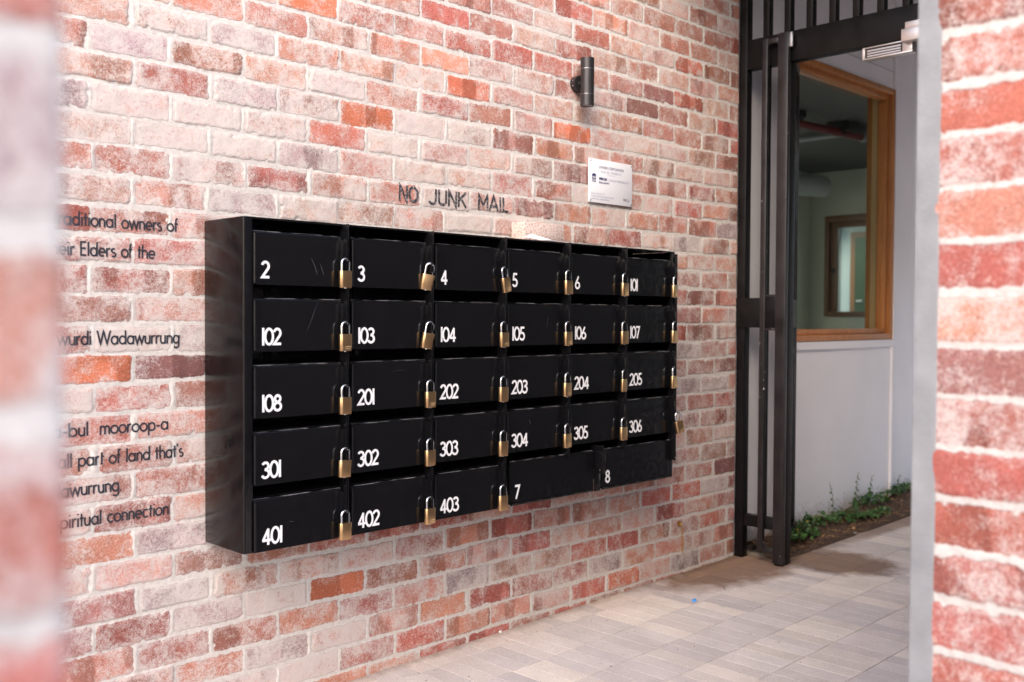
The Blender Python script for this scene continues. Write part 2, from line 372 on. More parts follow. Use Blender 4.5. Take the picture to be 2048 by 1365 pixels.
# ------------------------------------------------------------------ setting: ground, paving, slab
M_ground = mat('pale ground', (.52, .49, .46), .9, noise=.2, nscale=3)
b = MB(); b.box((-60, -60, -.4), (60, 60, -.10)); g = b.build('ground', M_ground); g['kind'] = 'structure'
def fz(x): return .0143*(x-2.85)
def paving():
    rnd = random.Random(5)
    PX, PY = .0790, .2245
    V = []; F = []; C = []
    tones = [((.61, .545, .52), .30), ((.565, .51, .50), .27), ((.665, .59, .545), .20), ((.535, .482, .48), .13), ((.63, .57, .545), .10)]
    def pick():
        q = rnd.random()
        for c, p in tones:
            q -= p
            if q < 0: return c
        return tones[0][0]
    x_n0, x_n1 = -52, 96
    for r in range(-1, 25):
        y1 = -.115-PY*(r-1); y0 = y1-PY
        if r == 0: y1 = .02
        if r < 0: continue
        cur = pick()
        for n in range(x_n0, x_n1):
            x0 = 3.200+n*PX; x1 = x0+PX
            if rnd.random() < .62: cur = pick()
            Y1c = y1
            if x0 > 4.53:                                   # garden bed
                if y0 > -.2: continue
                Y1c = min(y1, -.238)
            v = rnd.uniform(.93, 1.07); c = tuple(q*v for q in cur)
            dz = rnd.uniform(-.0004, .0004); g = .0008; gy = .0014; bv = .0009
            i = len(V); tx = rnd.uniform(-.0002, .0002); ty = rnd.uniform(-.0003, .0003)
            X0, X1, Y0, Y1 = x0+g, x1-g, y0+gy, Y1c-gy
            for (px, py) in ((X0, Y0), (X1, Y0), (X1, Y1), (X0, Y1)): V.append((px, py, -.02))
            for (px, py) in ((X0, Y0), (X1, Y0), (X1, Y1), (X0, Y1)): V.append((px, py, dz-bv))
            for (px, py, a, b_) in ((X0+bv, Y0+bv, -1, -1), (X1-bv, Y0+bv, 1, -1), (X1-bv, Y1-bv, 1, 1), (X0+bv, Y1-bv, -1, 1)):
                V.append((px, py, dz+tx*a+ty*b_))
            F.append((i+8, i+9, i+10, i+11))
            for a in range(4):
                b_ = (a+1) % 4
                F.append((i+a, i+b_, i+4+b_, i+4+a)); F.append((i+4+a, i+4+b_, i+8+b_, i+8+a))
            C += [c]*12
    V = [(x, y, z+fz(x)) for x, y, z in V]
    me = bpy.data.meshes.new('paving'); me.from_pydata(V, [], F)
    at = me.attributes.new('pc', 'FLOAT_COLOR', 'POINT')
    at.data.foreach_set('color', np.array([(*c, 1) for c in C], np.float32).ravel())
    m = bpy.data.materials.new('concrete pavers'); m.use_nodes = True; n = m.node_tree; N = n.nodes.new; Lk = n.links.new
    bs = n.nodes["Principled BSDF"]; bs.inputs["Roughness"].default_value = .85; bs.inputs["Specular IOR Level"].default_value = .3
    tc = N("ShaderNodeTexCoord"); A = N("ShaderNodeAttribute"); A.attribute_name = 'pc'
    def noise(sc, det):
        t = N("ShaderNodeTexNoise"); t.inputs["Scale"].default_value = sc; t.inputs["Detail"].default_value = det; t.inputs["Roughness"].default_value = .65
        Lk(tc.outputs["Object"], t.inputs["Vector"]); return t.outputs["Fac"]
    def rng(v, a, b_, c, d):
        r = N("ShaderNodeMapRange"); r.inputs["From Min"].default_value = a; r.inputs["From Max"].default_value = b_
        r.inputs["To Min"].default_value = c; r.inputs["To Max"].default_value = d; Lk(v, r.inputs["Value"]); return r.outputs[0]
    def mix(f, a, b_, op='MIX'):
        t = N("ShaderNodeMix"); t.data_type = 'RGBA'; t.blend_type = op
        if isinstance(f, float): t.inputs["Factor"].default_value = f
        else: Lk(f, t.inputs["Factor"])
        for i, v in ((6, a), (7, b_)):
            if isinstance(v, tuple): t.inputs[i].default_value = (*v, 1)
            else: Lk(v, t.inputs[i])
        return t.outputs[2]
    grit = noise(420, 3)
    c = mix(1.0, A.outputs["Color"], rng(grit, .3, .7, .70, 1.30), 'MULTIPLY')
    c = mix(1.0, c, rng(noise(5, 4), .3, .7, .90, 1.08), 'MULTIPLY')
    c = mix(rng(noise(170, 2), .63, .68, 0, .5), c, (.20, .17, .16))
    # damp brown stain by the garden bed
    sp = N("ShaderNodeSeparateXYZ"); Lk(tc.outputs["Object"], sp.inputs[0])
    def M_(op, a, b_):
        t = N("ShaderNodeMath"); t.operation = op
        for i, v in enumerate((a, b_)):
            if isinstance(v, (int, float)): t.inputs[i].default_value = v
            else: Lk(v, t.inputs[i])
        return t.outputs[0]
    def blob(cx, cy, rx, ry):
        dx = M_('DIVIDE', M_('SUBTRACT', sp.outputs[0], cx), rx); dy = M_('DIVIDE', M_('SUBTRACT', sp.outputs[1], cy), ry)
        return M_('ADD', M_('MULTIPLY', dx, dx), M_('MULTIPLY', dy, dy))
    wob = M_('MULTIPLY', M_('SUBTRACT', noise(7, 4), .5), 1.5)
    s1 = rng(M_('ADD', blob(4.40, -.12, .70, .26), wob), .5, 1.3, .95, 0)
    s2 = rng(M_('ADD', blob(4.72, -.45, .26, .32), wob), .5, 1.1, .92, 0)
    s3 = rng(M_('ADD', blob(5.9, -.22, .9, .14), wob), .55, 1.25, .7, 0)
    s = M_('MAXIMUM', M_('MAXIMUM', s1, s2), s3)
    c = mix(s, c, mix(1.0, c, (.36, .25, .18), 'MULTIPLY'))
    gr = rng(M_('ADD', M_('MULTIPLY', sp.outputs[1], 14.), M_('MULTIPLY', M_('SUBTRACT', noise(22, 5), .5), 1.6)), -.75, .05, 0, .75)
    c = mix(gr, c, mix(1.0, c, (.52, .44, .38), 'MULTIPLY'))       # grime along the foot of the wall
    Lk(c, bs.inputs["Base Color"])
    bp = N("ShaderNodeBump"); bp.inputs["Strength"].default_value = .55; bp.inputs["Distance"].default_value = .0018
    Lk(grit, bp.inputs["Height"]); Lk(bp.outputs[0], bs.inputs["Normal"])
    me.materials.append(m); o = bpy.data.objects.new('pavement', me); COL.objects.link(o); o['kind'] = 'structure'
    # bedding sand seen in the joints
    b = MB(); b.box((-1.1, -5.7, -.03), (11, .02, -.0032))
    for v in b.bm.verts: v.co.z += fz(v.co.x)
    q = b.build('path', mat('joint sand', (.36, .315, .27), .95, noise=.25, nscale=60)); q['kind'] = 'structure'
paving()
M_slab = mat('off form concrete soffit', (.20, .19, .185), .9, noise=.1, nscale=4)

# ------------------------------------------------------------------ letterbox bank
ZB = EYE
X0, X1, YF = 1.481, 3.583, -.237
ZT, ZL = ZB+.2896, ZB-.7010
PITCH, ROW = .3473, .1985
M_blk = mat('black powder coat', (.0045, .0045, .0055), .16, spec=.42, noise=.10, nscale=40, bump=.015, bscale=600)
M_blk2 = mat('black powder coat inside', (.008, .008, .009), .45, spec=.3)
M_side = mat('black powder coat side', (.004, .0036, .004), .17, spec=.18, noise=.2, nscale=9, bump=.015, bscale=500)
M_scratch_glint = mat('scratch and glint paint', (.13, .13, .145), .38, spec=.6, noise=.5, nscale=90)  # real scratches, and painted glints on door lips and hinges
M_white = mat('white vinyl', (.84, .85, .88), .45)
bank = thing('letterbox_bank', 'black steel bank of numbered letterboxes with brass padlocks on the brick wall', 'letterboxes', (X0, 0, ZL))
def at_bank(o):
    o.location = (-X0, 0, -ZL); return o
T = .0022
b = MB()
b.box((X0, YF, ZL), (X0+T, -.004, ZT), bev=.0008)
at_bank(b.build('side_panel', M_side, bank, True))
b = MB(); b.cyl((X0+.0030, YF+.0018, ZL+.0006), (X0+.0030, YF+.0018, ZT-.0006), .0036, 20)
at_bank(b.build('folded_corner', M_blk, bank, True))
b = MB()
b.box((X0+T, YF-.0008, ZL), (X0+.029, YF+.0012, ZT), bev=.0007)
b.box((X0+T+.0002, YF+.0016, ZT-T), (X1, -.004, ZT), bev=.0006)      # top
b.box((X0+T+.0002, YF+.0016, ZL), (X0+.36+3*PITCH-.33, -.004, ZL+T))                  # bottom
b.box((X1-T, YF+.001, ZL), (X1, -.004, ZT-T-.0002))
b.box((X0+.0012, -.009, ZL+.0010), (X1-.0011, -.0048, ZT-.0010))   # back
b.box((X1-.024, YF-.0006, ZL), (X1, YF+.0008, ZT), bev=.0006)
# top front lip
b.box((X0+.0293, YF, ZT-.006), (X1-.0243, YF+.0013, ZT))
at_bank(b.build('cabinet', M_blk, bank, True))
b = MB()
for c in range(1, 6):
    xx = X0+.0293+.3465+(c-1)*PITCH+.006
    b.box((xx, YF+.02, ZL+.003), (xx+.0015, -.009, ZT-.003))
for r in range(5):
    zz = ZT-.2385-(r-0)*ROW+.04
    if r < 4: b.box((X0+.004, YF+.03, zz-.041), (X1-.004, -.0095, zz-.0395))
for c in range(6):                       # centre seam behind each slot
    xx = X0+.0293+.175+c*PITCH
    b.box((xx, -.0165, ZL+.003), (xx+.0012, -.0095, ZT-.003))
at_bank(b.build('shelf_grid', M_blk2, bank))

# ---- stroke lettering ---------------------------------------------------------
def arc(cx, cy, rx, ry, a0, a1, n=None):
    n = n or max(4, int(abs(a1-a0)/14))
    return [(cx+rx*math.cos(R(a0+(a1-a0)*i/n)), cy+ry*math.sin(R(a0+(a1-a0)*i/n))) for i in range(n+1)]
DIG = {  # height 1, (width, strokes)
    '0': (.62, [arc(.31, .5, .25, .44, 0, 360, 36)]),
    '1': (.24, [[(.12, 0), (.12, 1)]]),
    '2': (.56, [arc(.27, .70, .21, .235, 165, -28)+[(.07, .075), (.52, .075)]]),
    '3': (.56, [arc(.25, .735, .195, .19, 155, -80)[:-1]+[(.22, .53)], [(.22, .53)]+arc(.25, .29, .225, .225, 90, -158)]),
    '4': (.64, [[(.43, 0), (.43, .93)], [(.45, .93), (.085, .27)], [(.05, .27), (.60, .27)]]),
    '5': (.56, [[(.48, .925), (.17, .925), (.12, .535)]+arc(.255, .31, .225, .245, 118, -150)]),
    '6': (.58, [[(.40, .96), (.095, .42)], arc(.29, .29, .222, .225, 0, 360, 28)]),
    '7': (.54, [[(.04, .925), (.47, .925), (.16, 0)]]),
    '8': (.58, [arc(.29, .735, .175, .185, 0, 360, 24), arc(.29, .285, .222, .22, 0, 360, 28)]),
}
# monoline hand: cap/ascender height 1, x height .62
XH = .62
def bowl(cx=.27, r=.22): return arc(cx, XH/2, r, XH/2-.035, 0, 360, 26)
LET = {
    'a': (.58, [bowl(), [(.49, XH), (.49, 0)]]), 'd': (.58, [bowl(), [(.49, 1), (.49, 0)]]),
    'b': (.58, [[(.08, 1), (.08, 0)], bowl(.30)]), 'p': (.58, [[(.08, XH), (.08, -.32)], bowl(.30)]),
    'g': (.58, [bowl(), [(.49, XH), (.49, -.10)]+arc(.28, -.10, .21, .20, 0, -150)]),
    'o': (.56, [arc(.28, XH/2, .235, XH/2-.035, 0, 360, 26)]),
    'c': (.48, [arc(.28, XH/2, .22, XH/2-.035, 48, 312)]),
    'e': (.54, [[(.06, XH/2), (.48, XH/2)]+arc(.27, XH/2, .21, XH/2-.035, 0, 312)]),
    'i': (.20, [[(.10, XH), (.10, 0)], [(.10, .84), (.10, .92)]]), 'l': (.20, [[(.10, 1), (.10, 0)]]),
    't': (.30, [[(.14, .88), (.14, 0)], [(.0, XH-.03), (.29, XH-.03)]]),
    'f': (.32, [arc(.24, .84, .12, .13, 75, 180)+[(.12, 0)], [(.0, XH-.03), (.28, XH-.03)]]),
    'r': (.34, [[(.08, XH), (.08, 0)], [(.08, .34)]+arc(.26, .36, .18, .225, 180, 70)]),
    'n': (.50, [[(.08, XH), (.08, 0)], arc(.25, .38, .17, .205, 180, 0)+[(.42, 0)]]),
    'h': (.50, [[(.08, 1), (.08, 0)], arc(.25, .38, .17, .205, 180, 0)+[(.42, 0)]]),
    'm': (.74, [[(.08, XH), (.08, 0)], arc(.225, .40, .145, .185, 180, 0)+[(.37, 0)], arc(.515, .40, .145, .185, 180, 0)+[(.66, 0)]]),
    'u': (.50, [[(.08, XH), (.08, .24)]+arc(.25, .24, .17, .205, 180, 360), [(.42, XH), (.42, 0)]]),
    's': (.40, [arc(.20, .455, .13, .13, 50, 265)[:-1]+arc(.20, .175, .145, .14, 85, -140)]),
    'w': (.72, [[(.03, XH), (.19, .02), (.36, XH-.04), (.53, .02), (.69, XH)]]),
    'W': (.98, [[(.03, 1), (.25, .02), (.48, .96), (.72, .02), (.95, 1)]]),
    'E': (.50, [[(.44, .96), (.08, .96), (.08, .04), (.44, .04)], [(.08, .52), (.40, .52)]]),
    "'": (.16, [[(.09, 1), (.06, .80)]]), '-': (.36, [[(.05, .33), (.31, .33)]]), '.': (.18, [[(.09, .0), (.09, .075)]]), ' ': (.34, []),
}
CAP = {
    'N': (.56, [[(.06, 0), (.06, 1), (.48, 0), (.48, 1)]]), 'O': (.66, [arc(.33, .5, .26, .45, 0, 360, 32)]),
    'J': (.50, [[(.40, 1), (.40, .25)]+arc(.21, .25, .19, .20, 0, -160)]), 'U': (.58, [[(.08, 1), (.08, .28)]+arc(.28, .28, .20, .235, 180, 360)+[(.48, 1)]]),
    'K': (.56, [[(.08, 0), (.08, 1)], [(.48, 1), (.11, .47)], [(.20, .58), (.52, 0)]]),
    'M': (.70, [[(.07, 0), (.07, 1), (.34, .30), (.61, 1), (.61, 0)]]), 'A': (.60, [[(.03, 0), (.29, 1), (.55, 0)], [(.12, .30), (.46, .30)]]),
    'I': (.22, [[(.11, 0), (.11, 1)]]), 'L': (.44, [[(.08, 1), (.08, .045), (.42, .045)]]), ' ': (.56, []),
}
def text_width(s, font, track=0.): return sum(font[c][0]+track for c in s)
def ribbons(s, font, h, thick, xscale=1., track=0., step=None, across=1):
    """list of (verts[(x, z)], faces) for a line of text; origin at its left baseline"""
    V = []; F = []; cx = 0; LV = []; ns = 0
    for ch in s:
        adv, st = font[ch]
        for pl in st:
            P = [Vector(((cx+x)*h*xscale, y*h)) for x, y in pl]
            P = [p for i, p in enumerate(P) if i == 0 or (p-P[i-1]).length > 1e-6]
            closed = (P[0]-P[-1]).length < 1e-5
            if closed: P = P[:-1]
            if step:
                Q = []
                for i in range(len(P)-(0 if closed else 1)):
                    a, c = P[i], P[(i+1) % len(P)]; k = max(1, int((c-a).length/step))
                    Q += [a+(c-a)*t/k for t in range(k)]
                if not closed: Q.append(P[-1])
                P = Q
            n = len(P); i0 = len(V); w2 = thick/2; ns = (ns+1) % 4
            for i, p in enumerate(P):
                a = P[i-1] if (i > 0 or closed) else None; c = P[(i+1) % n] if (i < n-1 or closed) else None
                d1 = (p-a).normalized() if a is not None else (c-p).normalized()
                d2 = (c-p).normalized() if c is not None else d1
                n1 = Vector((-d1.y, d1.x)); n2 = Vector((-d2.y, d2.x)); m = n1+n2
                if m.length < .2: m = n1
                m.normalize(); k = min(1/max(m.dot(n1), .35), 2.4)
                for t in range(across+1): V.append(p+m*k*w2*(1-2*t/across)); LV.append(ns*.00012)
            A = across+1
            for i in range(n if closed else n-1):
                j = (i+1) % n
                for t in range(across):
                    F.append((i0+i*A+t, i0+j*A+t, i0+j*A+t+1, i0+i*A+t+1))
        cx += adv+track
    ribbons.step = LV
    return V, F
def flat_text(name, s, font, h, thick, m, parent, x, z, y, xscale=1., track=0., solid=.0004):
    V, F = ribbons(s, font, h, thick, xscale, track)
    me = bpy.data.meshes.new(name); me.from_pydata([(x+v.x, y, z+v.y) for v in V], [], F); me.materials.append(m)
    o = bpy.data.objects.new(name, me); link(o, parent); return o

# ---- doors --------------------------------------------------------------------
ROWS = [['2', '3', '4', '5', '6', '101'], ['102', '103', '104', '105', '106', '107'], ['108', '201', '202', '203', '204', '205'],
        ['301', '302', '303', '304', '305', '306'], ['401', '402', '403']]
def door_mesh(wd, hd, tab=True, hinge_bottom=False):
    """door in its own frame: lower left corner of the face at the origin, facing -y"""
    b = MB()
    prof = [(0, 0), (0, hd-.008)]                       # (y, z) sheet profile: face, then rounded top lip going back and down
    for a in range(1, 7):
        t = R(a*15); prof.append((.008-.008*math.cos(t), hd-.008+.008*math.sin(t)))
    prof += [(.020, hd-.0015), (.034, hd-.006)]
    n = 14
    rnd = random.Random(int(wd*1000+hd*7000))
    cols = []
    for i in range(n+1):
        x = wd*i/n; j = rnd.uniform(-.0012, .0012)
        cols.append([b.bm.verts.new((x, y, z+(j if k > 3 else 0))) for k, (y, z) in enumerate(prof)])
    for i in range(n):
        for k in range(len(prof)-1):
            b.bm.faces.new((cols[i][k], cols[i+1][k], cols[i+1][k+1], cols[i][k+1]))
    # returned edges so the sheet has depth
    b.box((0, .0006, .0005), (wd, .012, .0017)); b.box((0, .0006, .002), (.0012, .012, hd-.010)); b.box((wd-.0012, .0006, .002), (wd, .012, hd-.010))
    b.cyl((wd-.0004, .0022, .001), (wd-.0004, .0022, hd-.011), .0026, 16)
    if tab:
        b.box((wd+.0002, -.030, .0555), (wd+.0018, .004, hd-.012), bev=.0005)     # bent out hasp tab
    return b
door_face_y = YF-.0012
SCR = {'102': [[(.225, .150), (.214, .128), (.203, .100), (.190, .072), (.182, .055)]], '2': [[(.200, .085), (.213, .060), (.222, .035)], [(.232, .070), (.240, .050), (.246, .034)]],
       '401': [[(.11, .075), (.125, .078), (.14, .074)]], '304': [[(.120, .118), (.126, .105), (.128, .095)]], '201': [[(.16, .12), (.19, .126), (.22, .124)]], '105': [[(.21, .06), (.218, .085), (.221, .11)]]}
def add_door(num, x, z, wd, hd, tab, bottom_hinge=False):
    b = door_mesh(wd, hd, tab)
    d = b.build('door', M_blk, bank, True, sharp=40); d.location = (x-X0, door_face_y, z-ZL)
    d['label'] = 'black letterbox door numbered %s' % num
    if num in ('7', '8'):
        V, F = ribbons(num, DIG, .0525, .0085)
    else:
        V, F = ribbons(num, DIG, .052, .0078, 1.0, -.05)
    me = bpy.data.meshes.new('number'); me.from_pydata([(.0265+v.x, -.0006-q, .0185+v.y) for v, q in zip(V, ribbons.step)], [], F); me.materials.append(M_white)
    link(bpy.data.objects.new('number', me), d)
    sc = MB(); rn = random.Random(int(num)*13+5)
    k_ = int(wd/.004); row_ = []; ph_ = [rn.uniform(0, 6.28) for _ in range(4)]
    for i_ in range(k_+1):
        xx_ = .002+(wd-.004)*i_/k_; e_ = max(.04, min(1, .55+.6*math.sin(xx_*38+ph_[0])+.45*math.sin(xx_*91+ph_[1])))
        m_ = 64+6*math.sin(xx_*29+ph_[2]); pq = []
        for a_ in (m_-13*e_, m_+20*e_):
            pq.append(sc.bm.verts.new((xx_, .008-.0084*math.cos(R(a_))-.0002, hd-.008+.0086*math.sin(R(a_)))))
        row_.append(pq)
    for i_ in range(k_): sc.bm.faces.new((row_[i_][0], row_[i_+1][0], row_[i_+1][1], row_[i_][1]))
    sc.build('painted_lip_glint', M_scratch_glint, d, True)  # pale strip painting in the reflection along the rounded lip
    if num in SCR:
        for pl in SCR[num]:
            q_ = MB(); n_ = len(pl); r_ = []
            for i_, (a_, c_) in enumerate(pl):
                e_ = .00045*math.sin(math.pi*(i_+.35)/(n_-.3)); r_.append([q_.bm.verts.new((a_-e_, -.00025, c_)), q_.bm.verts.new((a_+e_, -.00025, c_+e_))])
            for i_ in range(n_-1): q_.bm.faces.new((r_[i_][0], r_[i_][1], r_[i_+1][1], r_[i_+1][0]))
            q_.build('scratch', M_scratch_glint, d)
    h = MB()
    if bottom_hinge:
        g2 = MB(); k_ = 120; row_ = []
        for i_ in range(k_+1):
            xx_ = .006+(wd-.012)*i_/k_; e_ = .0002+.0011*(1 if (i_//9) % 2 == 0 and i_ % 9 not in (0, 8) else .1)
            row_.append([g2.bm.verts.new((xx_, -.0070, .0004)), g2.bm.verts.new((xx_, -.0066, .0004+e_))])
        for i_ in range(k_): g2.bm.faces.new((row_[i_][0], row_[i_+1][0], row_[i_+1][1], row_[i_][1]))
        g2.build('painted_knuckle_glint', M_scratch_glint, d)  # pale dashes painted as highlights on the hinge knuckles
    if not bottom_hinge:
        r = .0043; L = hd-.012; k = 5
        for i in range(k):
            z0 = .004+L*i/k; h.cyl((.0035, -.0032, z0+.0004), (.0035, -.0032, z0+L/k-.0004), r, 14)
        h.box((.004, -.0018, .004), (.020, -.0005, hd-.009))
    else:
        k = 13
        for i in range(k):
            x0 = .004+(wd-.008)*i/k; h.cyl((x0+.0006, -.003, -.001), (x0+(wd-.008)/k-.0006, -.003, -.001), .0044, 12)
    h.build('hinge', M_blk, d, True)
    return d
M_fin = M_blk
for r, row in enumerate(ROWS):
    for c, num in enumerate(row):
        add_door(num, X0+.031+c*PITCH, ZB+.0915-r*ROW, .3115, .1585, True)
zz = ZB-.7000
add_door('7', X0+.031+3*PITCH+.018, zz+.003, .475, .160, False, True)
add_door('8', X0+.031+3*PITCH+.018+.523, zz+.003, .482, .160, False, True)
# fins: projecting frame strips the padlocks go through
for c in range(6):
    x = X0+.031+c*PITCH+.3115+.0075
    zb_ = ZL+.001 if c < 3 else ZB-.545
    if c == 5: zb_ = ZB-.627
    zt_ = ZT-.001 if c < 5 else ZT-.012
    b = MB(); b.box((x, YF-.006, zb_), (x+.0020, YF+.02, zt_), bev=.0006)
    b.box((x, YF-.0290, zb_), (x+.0020, YF-.0062, zt_), bev=.0006)
    b.box((x-.0035, YF-.0255, zb_+.004), (x-.0017, YF-.002, zt_-.011), bev=.0005)
    b.box((x+.0024, YF-.0014, zb_), (x+.020, YF+.0006, ZT-.004), bev=.0005)
    at_bank(b.build('frame_fin', M_blk, bank, True))
xw = X0+.031+3*PITCH+.018+.475+.010
b = MB(); b.box((xw, YF-.046, ZB-.627), (xw+.002, YF+.02, ZB-.515), bev=.0006); b.box((xw, YF-.002, ZL-.004), (xw+.034, YF+.004, ZB-.625), bev=.0006)
b.box((xw+.0022, YF-.046, ZB-.627), (xw+.012, YF-.0445, ZB-.53), bev=.0005)
at_bank(b.build('frame_fin', M_blk, bank, True))
for xx in (xw, X0+.031+5*PITCH+.3115+.0075):
    b = MB(); b.cyl((xx-.001, YF-.028, ZB-.615), (xx-.0006, YF-.028, ZB-.615), .0035, 12)
    at_bank(b.build('screw_hole', mat('hole rim', (.25, .25, .26), .3, metal=.8), bank, True))

# ---- padlocks -------------------------------------------------------------------
def brass_mat():
    m = mat('brushed brass', (.60, .385, .20), .30, metal=1., noise=.06, nscale=8)
    n = m.node_tree; b = n.nodes["Principled BSDF"]
    tc = n.nodes.new("ShaderNodeTexCoord"); mp = n.nodes.new("ShaderNodeMapping"); mp.inputs["Scale"].default_value = (900, 900, 6)
    t = n.nodes.new("ShaderNodeTexNoise"); t.inputs["Scale"].default_value = 1; t.inputs["Detail"].default_value = 2
    n.links.new(tc.outputs["Object"], mp.inputs[0]); n.links.new(mp.outputs[0], t.inputs["Vector"])
    bp = n.nodes.new("ShaderNodeBump"); bp.inputs["Strength"].default_value = .10; bp.inputs["Distance"].default_value = .0006
    n.links.new(t.outputs["Fac"], bp.inputs["Height"]); n.links.new(bp.outputs[0], b.inputs["Normal"])
    return m
M_brass = brass_mat()
M_chrome = mat('chromed steel', (.80, .81, .83), .12, metal=1., bump=.06, bscale=300)
M_engr = mat('engraved brass', (.80, .62, .36), .55, metal=.6)
M_dark = mat('dark detail', (.03, .025, .02), .5)
def lock_meshes(wd, hd, dp, sp, sr, sh):
    b = MB()
    # body: extruded rounded rectangle (round at its long vertical edges)
    n = 8; out = []
    rr = dp*.46
    for qx, qy, a0 in ((1, 1, 0), (-1, 1, 90), (-1, -1, 180), (1, -1, 270)):
        for i in range(n+1):
            a = R(a0+90*i/n); out.append((qx*(wd/2-rr)+rr*math.cos(a), qy*(dp/2-rr*.95)+rr*.95*math.sin(a)))
    lv = [(-hd, .94), (-hd+.0012, 1), (-.0012, 1), (0, .94)]
    rings = [[b.bm.verts.new((x*(1 if s == 1 else .975), y*s, z)) for x, y in out] for z, s in lv]
    k = len(out)
    for a in range(3):
        for i in range(k): b.bm.faces.new((rings[a][i], rings[a][(i+1) % k], rings[a+1][(i+1) % k], rings[a+1][i]))
    b.bm.faces.new(rings[0][::-1]); b.bm.faces.new(rings[-1])
    s = MB()
    R_ = sp/2
    pts = [(-R_, 0, -.004), (-R_, 0, sh-R_)]+[(-R_*math.cos(R(t)), 0, sh-R_+R_*math.sin(R(t))) for t in range(15, 180, 15)]+[(R_, 0, sh-R_), (R_, 0, -.004)]
    s.tube(pts, sr, 12)
    p = MB(); p.cyl((0, 0, -hd-.0022), (0, 0, -hd+.001), .0052, 16); p.box((-.0005, -.003, -hd-.0026), (.0005, .003, -hd-.0021))
    e = MB(); rnd = random.Random(4)
    x = -.006
    while x < wd/2-.007:
        wv = rnd.uniform(.0012, .0026); e.box((x, -dp/2-.00025, -hd+.0125), (x+wv, -dp/2+.0002, -hd+.0125+rnd.uniform(.0022, .0034))); x += wv+.0011
    for x0, n2 in ((-.004, 4), (.007, 3)):
        for i in range(n2): e.box((x0+i*.0022, -dp/2-.00025, -hd+.006), (x0+i*.0022+.0014, -dp/2+.0002, -hd+.0085))
    e2 = MB(); e2.cyl((-wd/2+.004, -dp*.46, -.010), (-wd/2+.004, -dp*.30, -.010), .0011, 10)
    return b, s, p, e, e2
def make_padlock():
    t = thing('padlock', 'x', 'padlock')
    b, s, p, e, e2 = lock_meshes(.0435, .0530, .0185, .0265, .0042, .037)
    bo = b.build('body', M_brass, t, True); s.build('shackle', M_chrome, t, True); p.build('keyway', M_chrome, t, True)
    return t
proto = make_padlock()
eng_b = MB(); _b, _s, _p, eng, _h = lock_meshes(.0435, .0530, .0185, .0265, .0042, .037)
eng_mesh_o = eng.build('engraving', M_engr, None); eng_me = eng_mesh_o.data; bpy.data.objects.remove(eng_mesh_o)
_b.bm.free(); _s.bm.free(); _p.bm.free(); _h.bm.free(); eng_b.bm.free()
def lock_copy():
    t = proto.copy(); COL.objects.link(t)
    for c in list(proto.children):
        q = c.copy(); COL.objects.link(q); q.parent = t
    return t
# door: (roll about y, yaw about z, pitch about x, engraved, dz)
LK = {'3': (9, -22, 6, 0), '4': (-13, 8, 0, 1), '103': (8, -8, 4, 0), '306': (-15, -14, 2, 1), '302': (-1, 4, 0, 0), '304': (-1, 5, 0, 1), '102': (0, 0, 0, 1),
      '104': (-2, 3, 0, 1), '105': (-2, 4, 0, 1), '106': (-1, 0, 0, 0), '107': (-1, 5, 0, 0), '5': (-2, 3, 0, 0), '6': (-1, 4, 0, 1), '101': (0, 12, 0, 1),
      '201': (-1, 2, 0, 1), '203': (1, 4, 0, 1), '205': (-1, 8, 0, 1), '402': (-1, 2, 0, 1), '202': (0, 2, 0, 0), '303': (0, 0, 0, 0), '403': (0, 1, 0, 0), '301': (2, -2, 0, 0), '305': (0, 2, 0, 0), '401': (0, 0, 0, 0), '108': (0, 1, 0, 0), '2': (0, 1, 0, 0)}
LAB = {'3': 'brass padlock tilted and turned sideways, hanging beside letterbox door 3', '4': 'brass padlock leaning with its bottom swung right at letterbox door 4',
       '103': 'brass padlock leaning with its bottom swung left at letterbox door 103', '306': 'brass padlock swung out past the right end of the letterboxes beside door 306'}
first = True
for r, row in enumerate(ROWS):
    for c, num in enumerate(row):
        x = X0+.031+c*PITCH+.3115+.0005; z = ZB+.0915-r*ROW+.050; y = YF-.0215
        if num == '204':
            t = thing('combination_padlock', 'narrow brass combination padlock with four dials beside letterbox door 204', 'padlock', (x, y, z), 'padlocks on the letterboxes')
            b, s, p, e, e2 = lock_meshes(.032, .0515, .0160, .0200, .0030, .036)
            b.build('body', M_brass, t, True); s.build('shackle', M_chrome, t, True)
            for q in (p, e, e2): q.bm.free()
            for i in range(4):
                dl = MB(); dl.cyl((.0025, -.0062, -.012-i*.0092), (.0115, -.0062, -.012-i*.0092), .0040, 14)
                dl.build('dial', M_dark, t, True)
                mk = MB(); mk.box((.004, -.0108, -.0134-i*.0092), (.010, -.0100, -.0108-i*.0092)); mk.build('dial_mark', M_engr, t)
            t.rotation_euler = (0, R(1), R(4)); continue
        if first: t = proto; first = False
        else: t = lock_copy()
        ro, ya, pi_, en = LK.get(num, (0, 0, 0, 0))
        if en:
            q = bpy.data.objects.new('engraving', eng_me); link(q, t)
        if num == '306': x += .008; y -= .014
        # turn about the top of the shackle
        top = Vector((0, 0, .033)); rot = Matrix.Rotation(R(ya), 4, 'Z') @ Matrix.Rotation(R(ro), 4, 'Y') @ Matrix.Rotation(R(pi_), 4, 'X')
        t.matrix_world = Matrix.Translation(Vector((x, y, z))+top) @ rot @ Matrix.Translation(-top)
        t['label'] = LAB.get(num, 'brass padlock hanging at the right edge of letterbox door %s' % num)
        t['category'] = 'padlock'; t['group'] = 'padlocks on the letterboxes'; t['kind'] = 'thing'

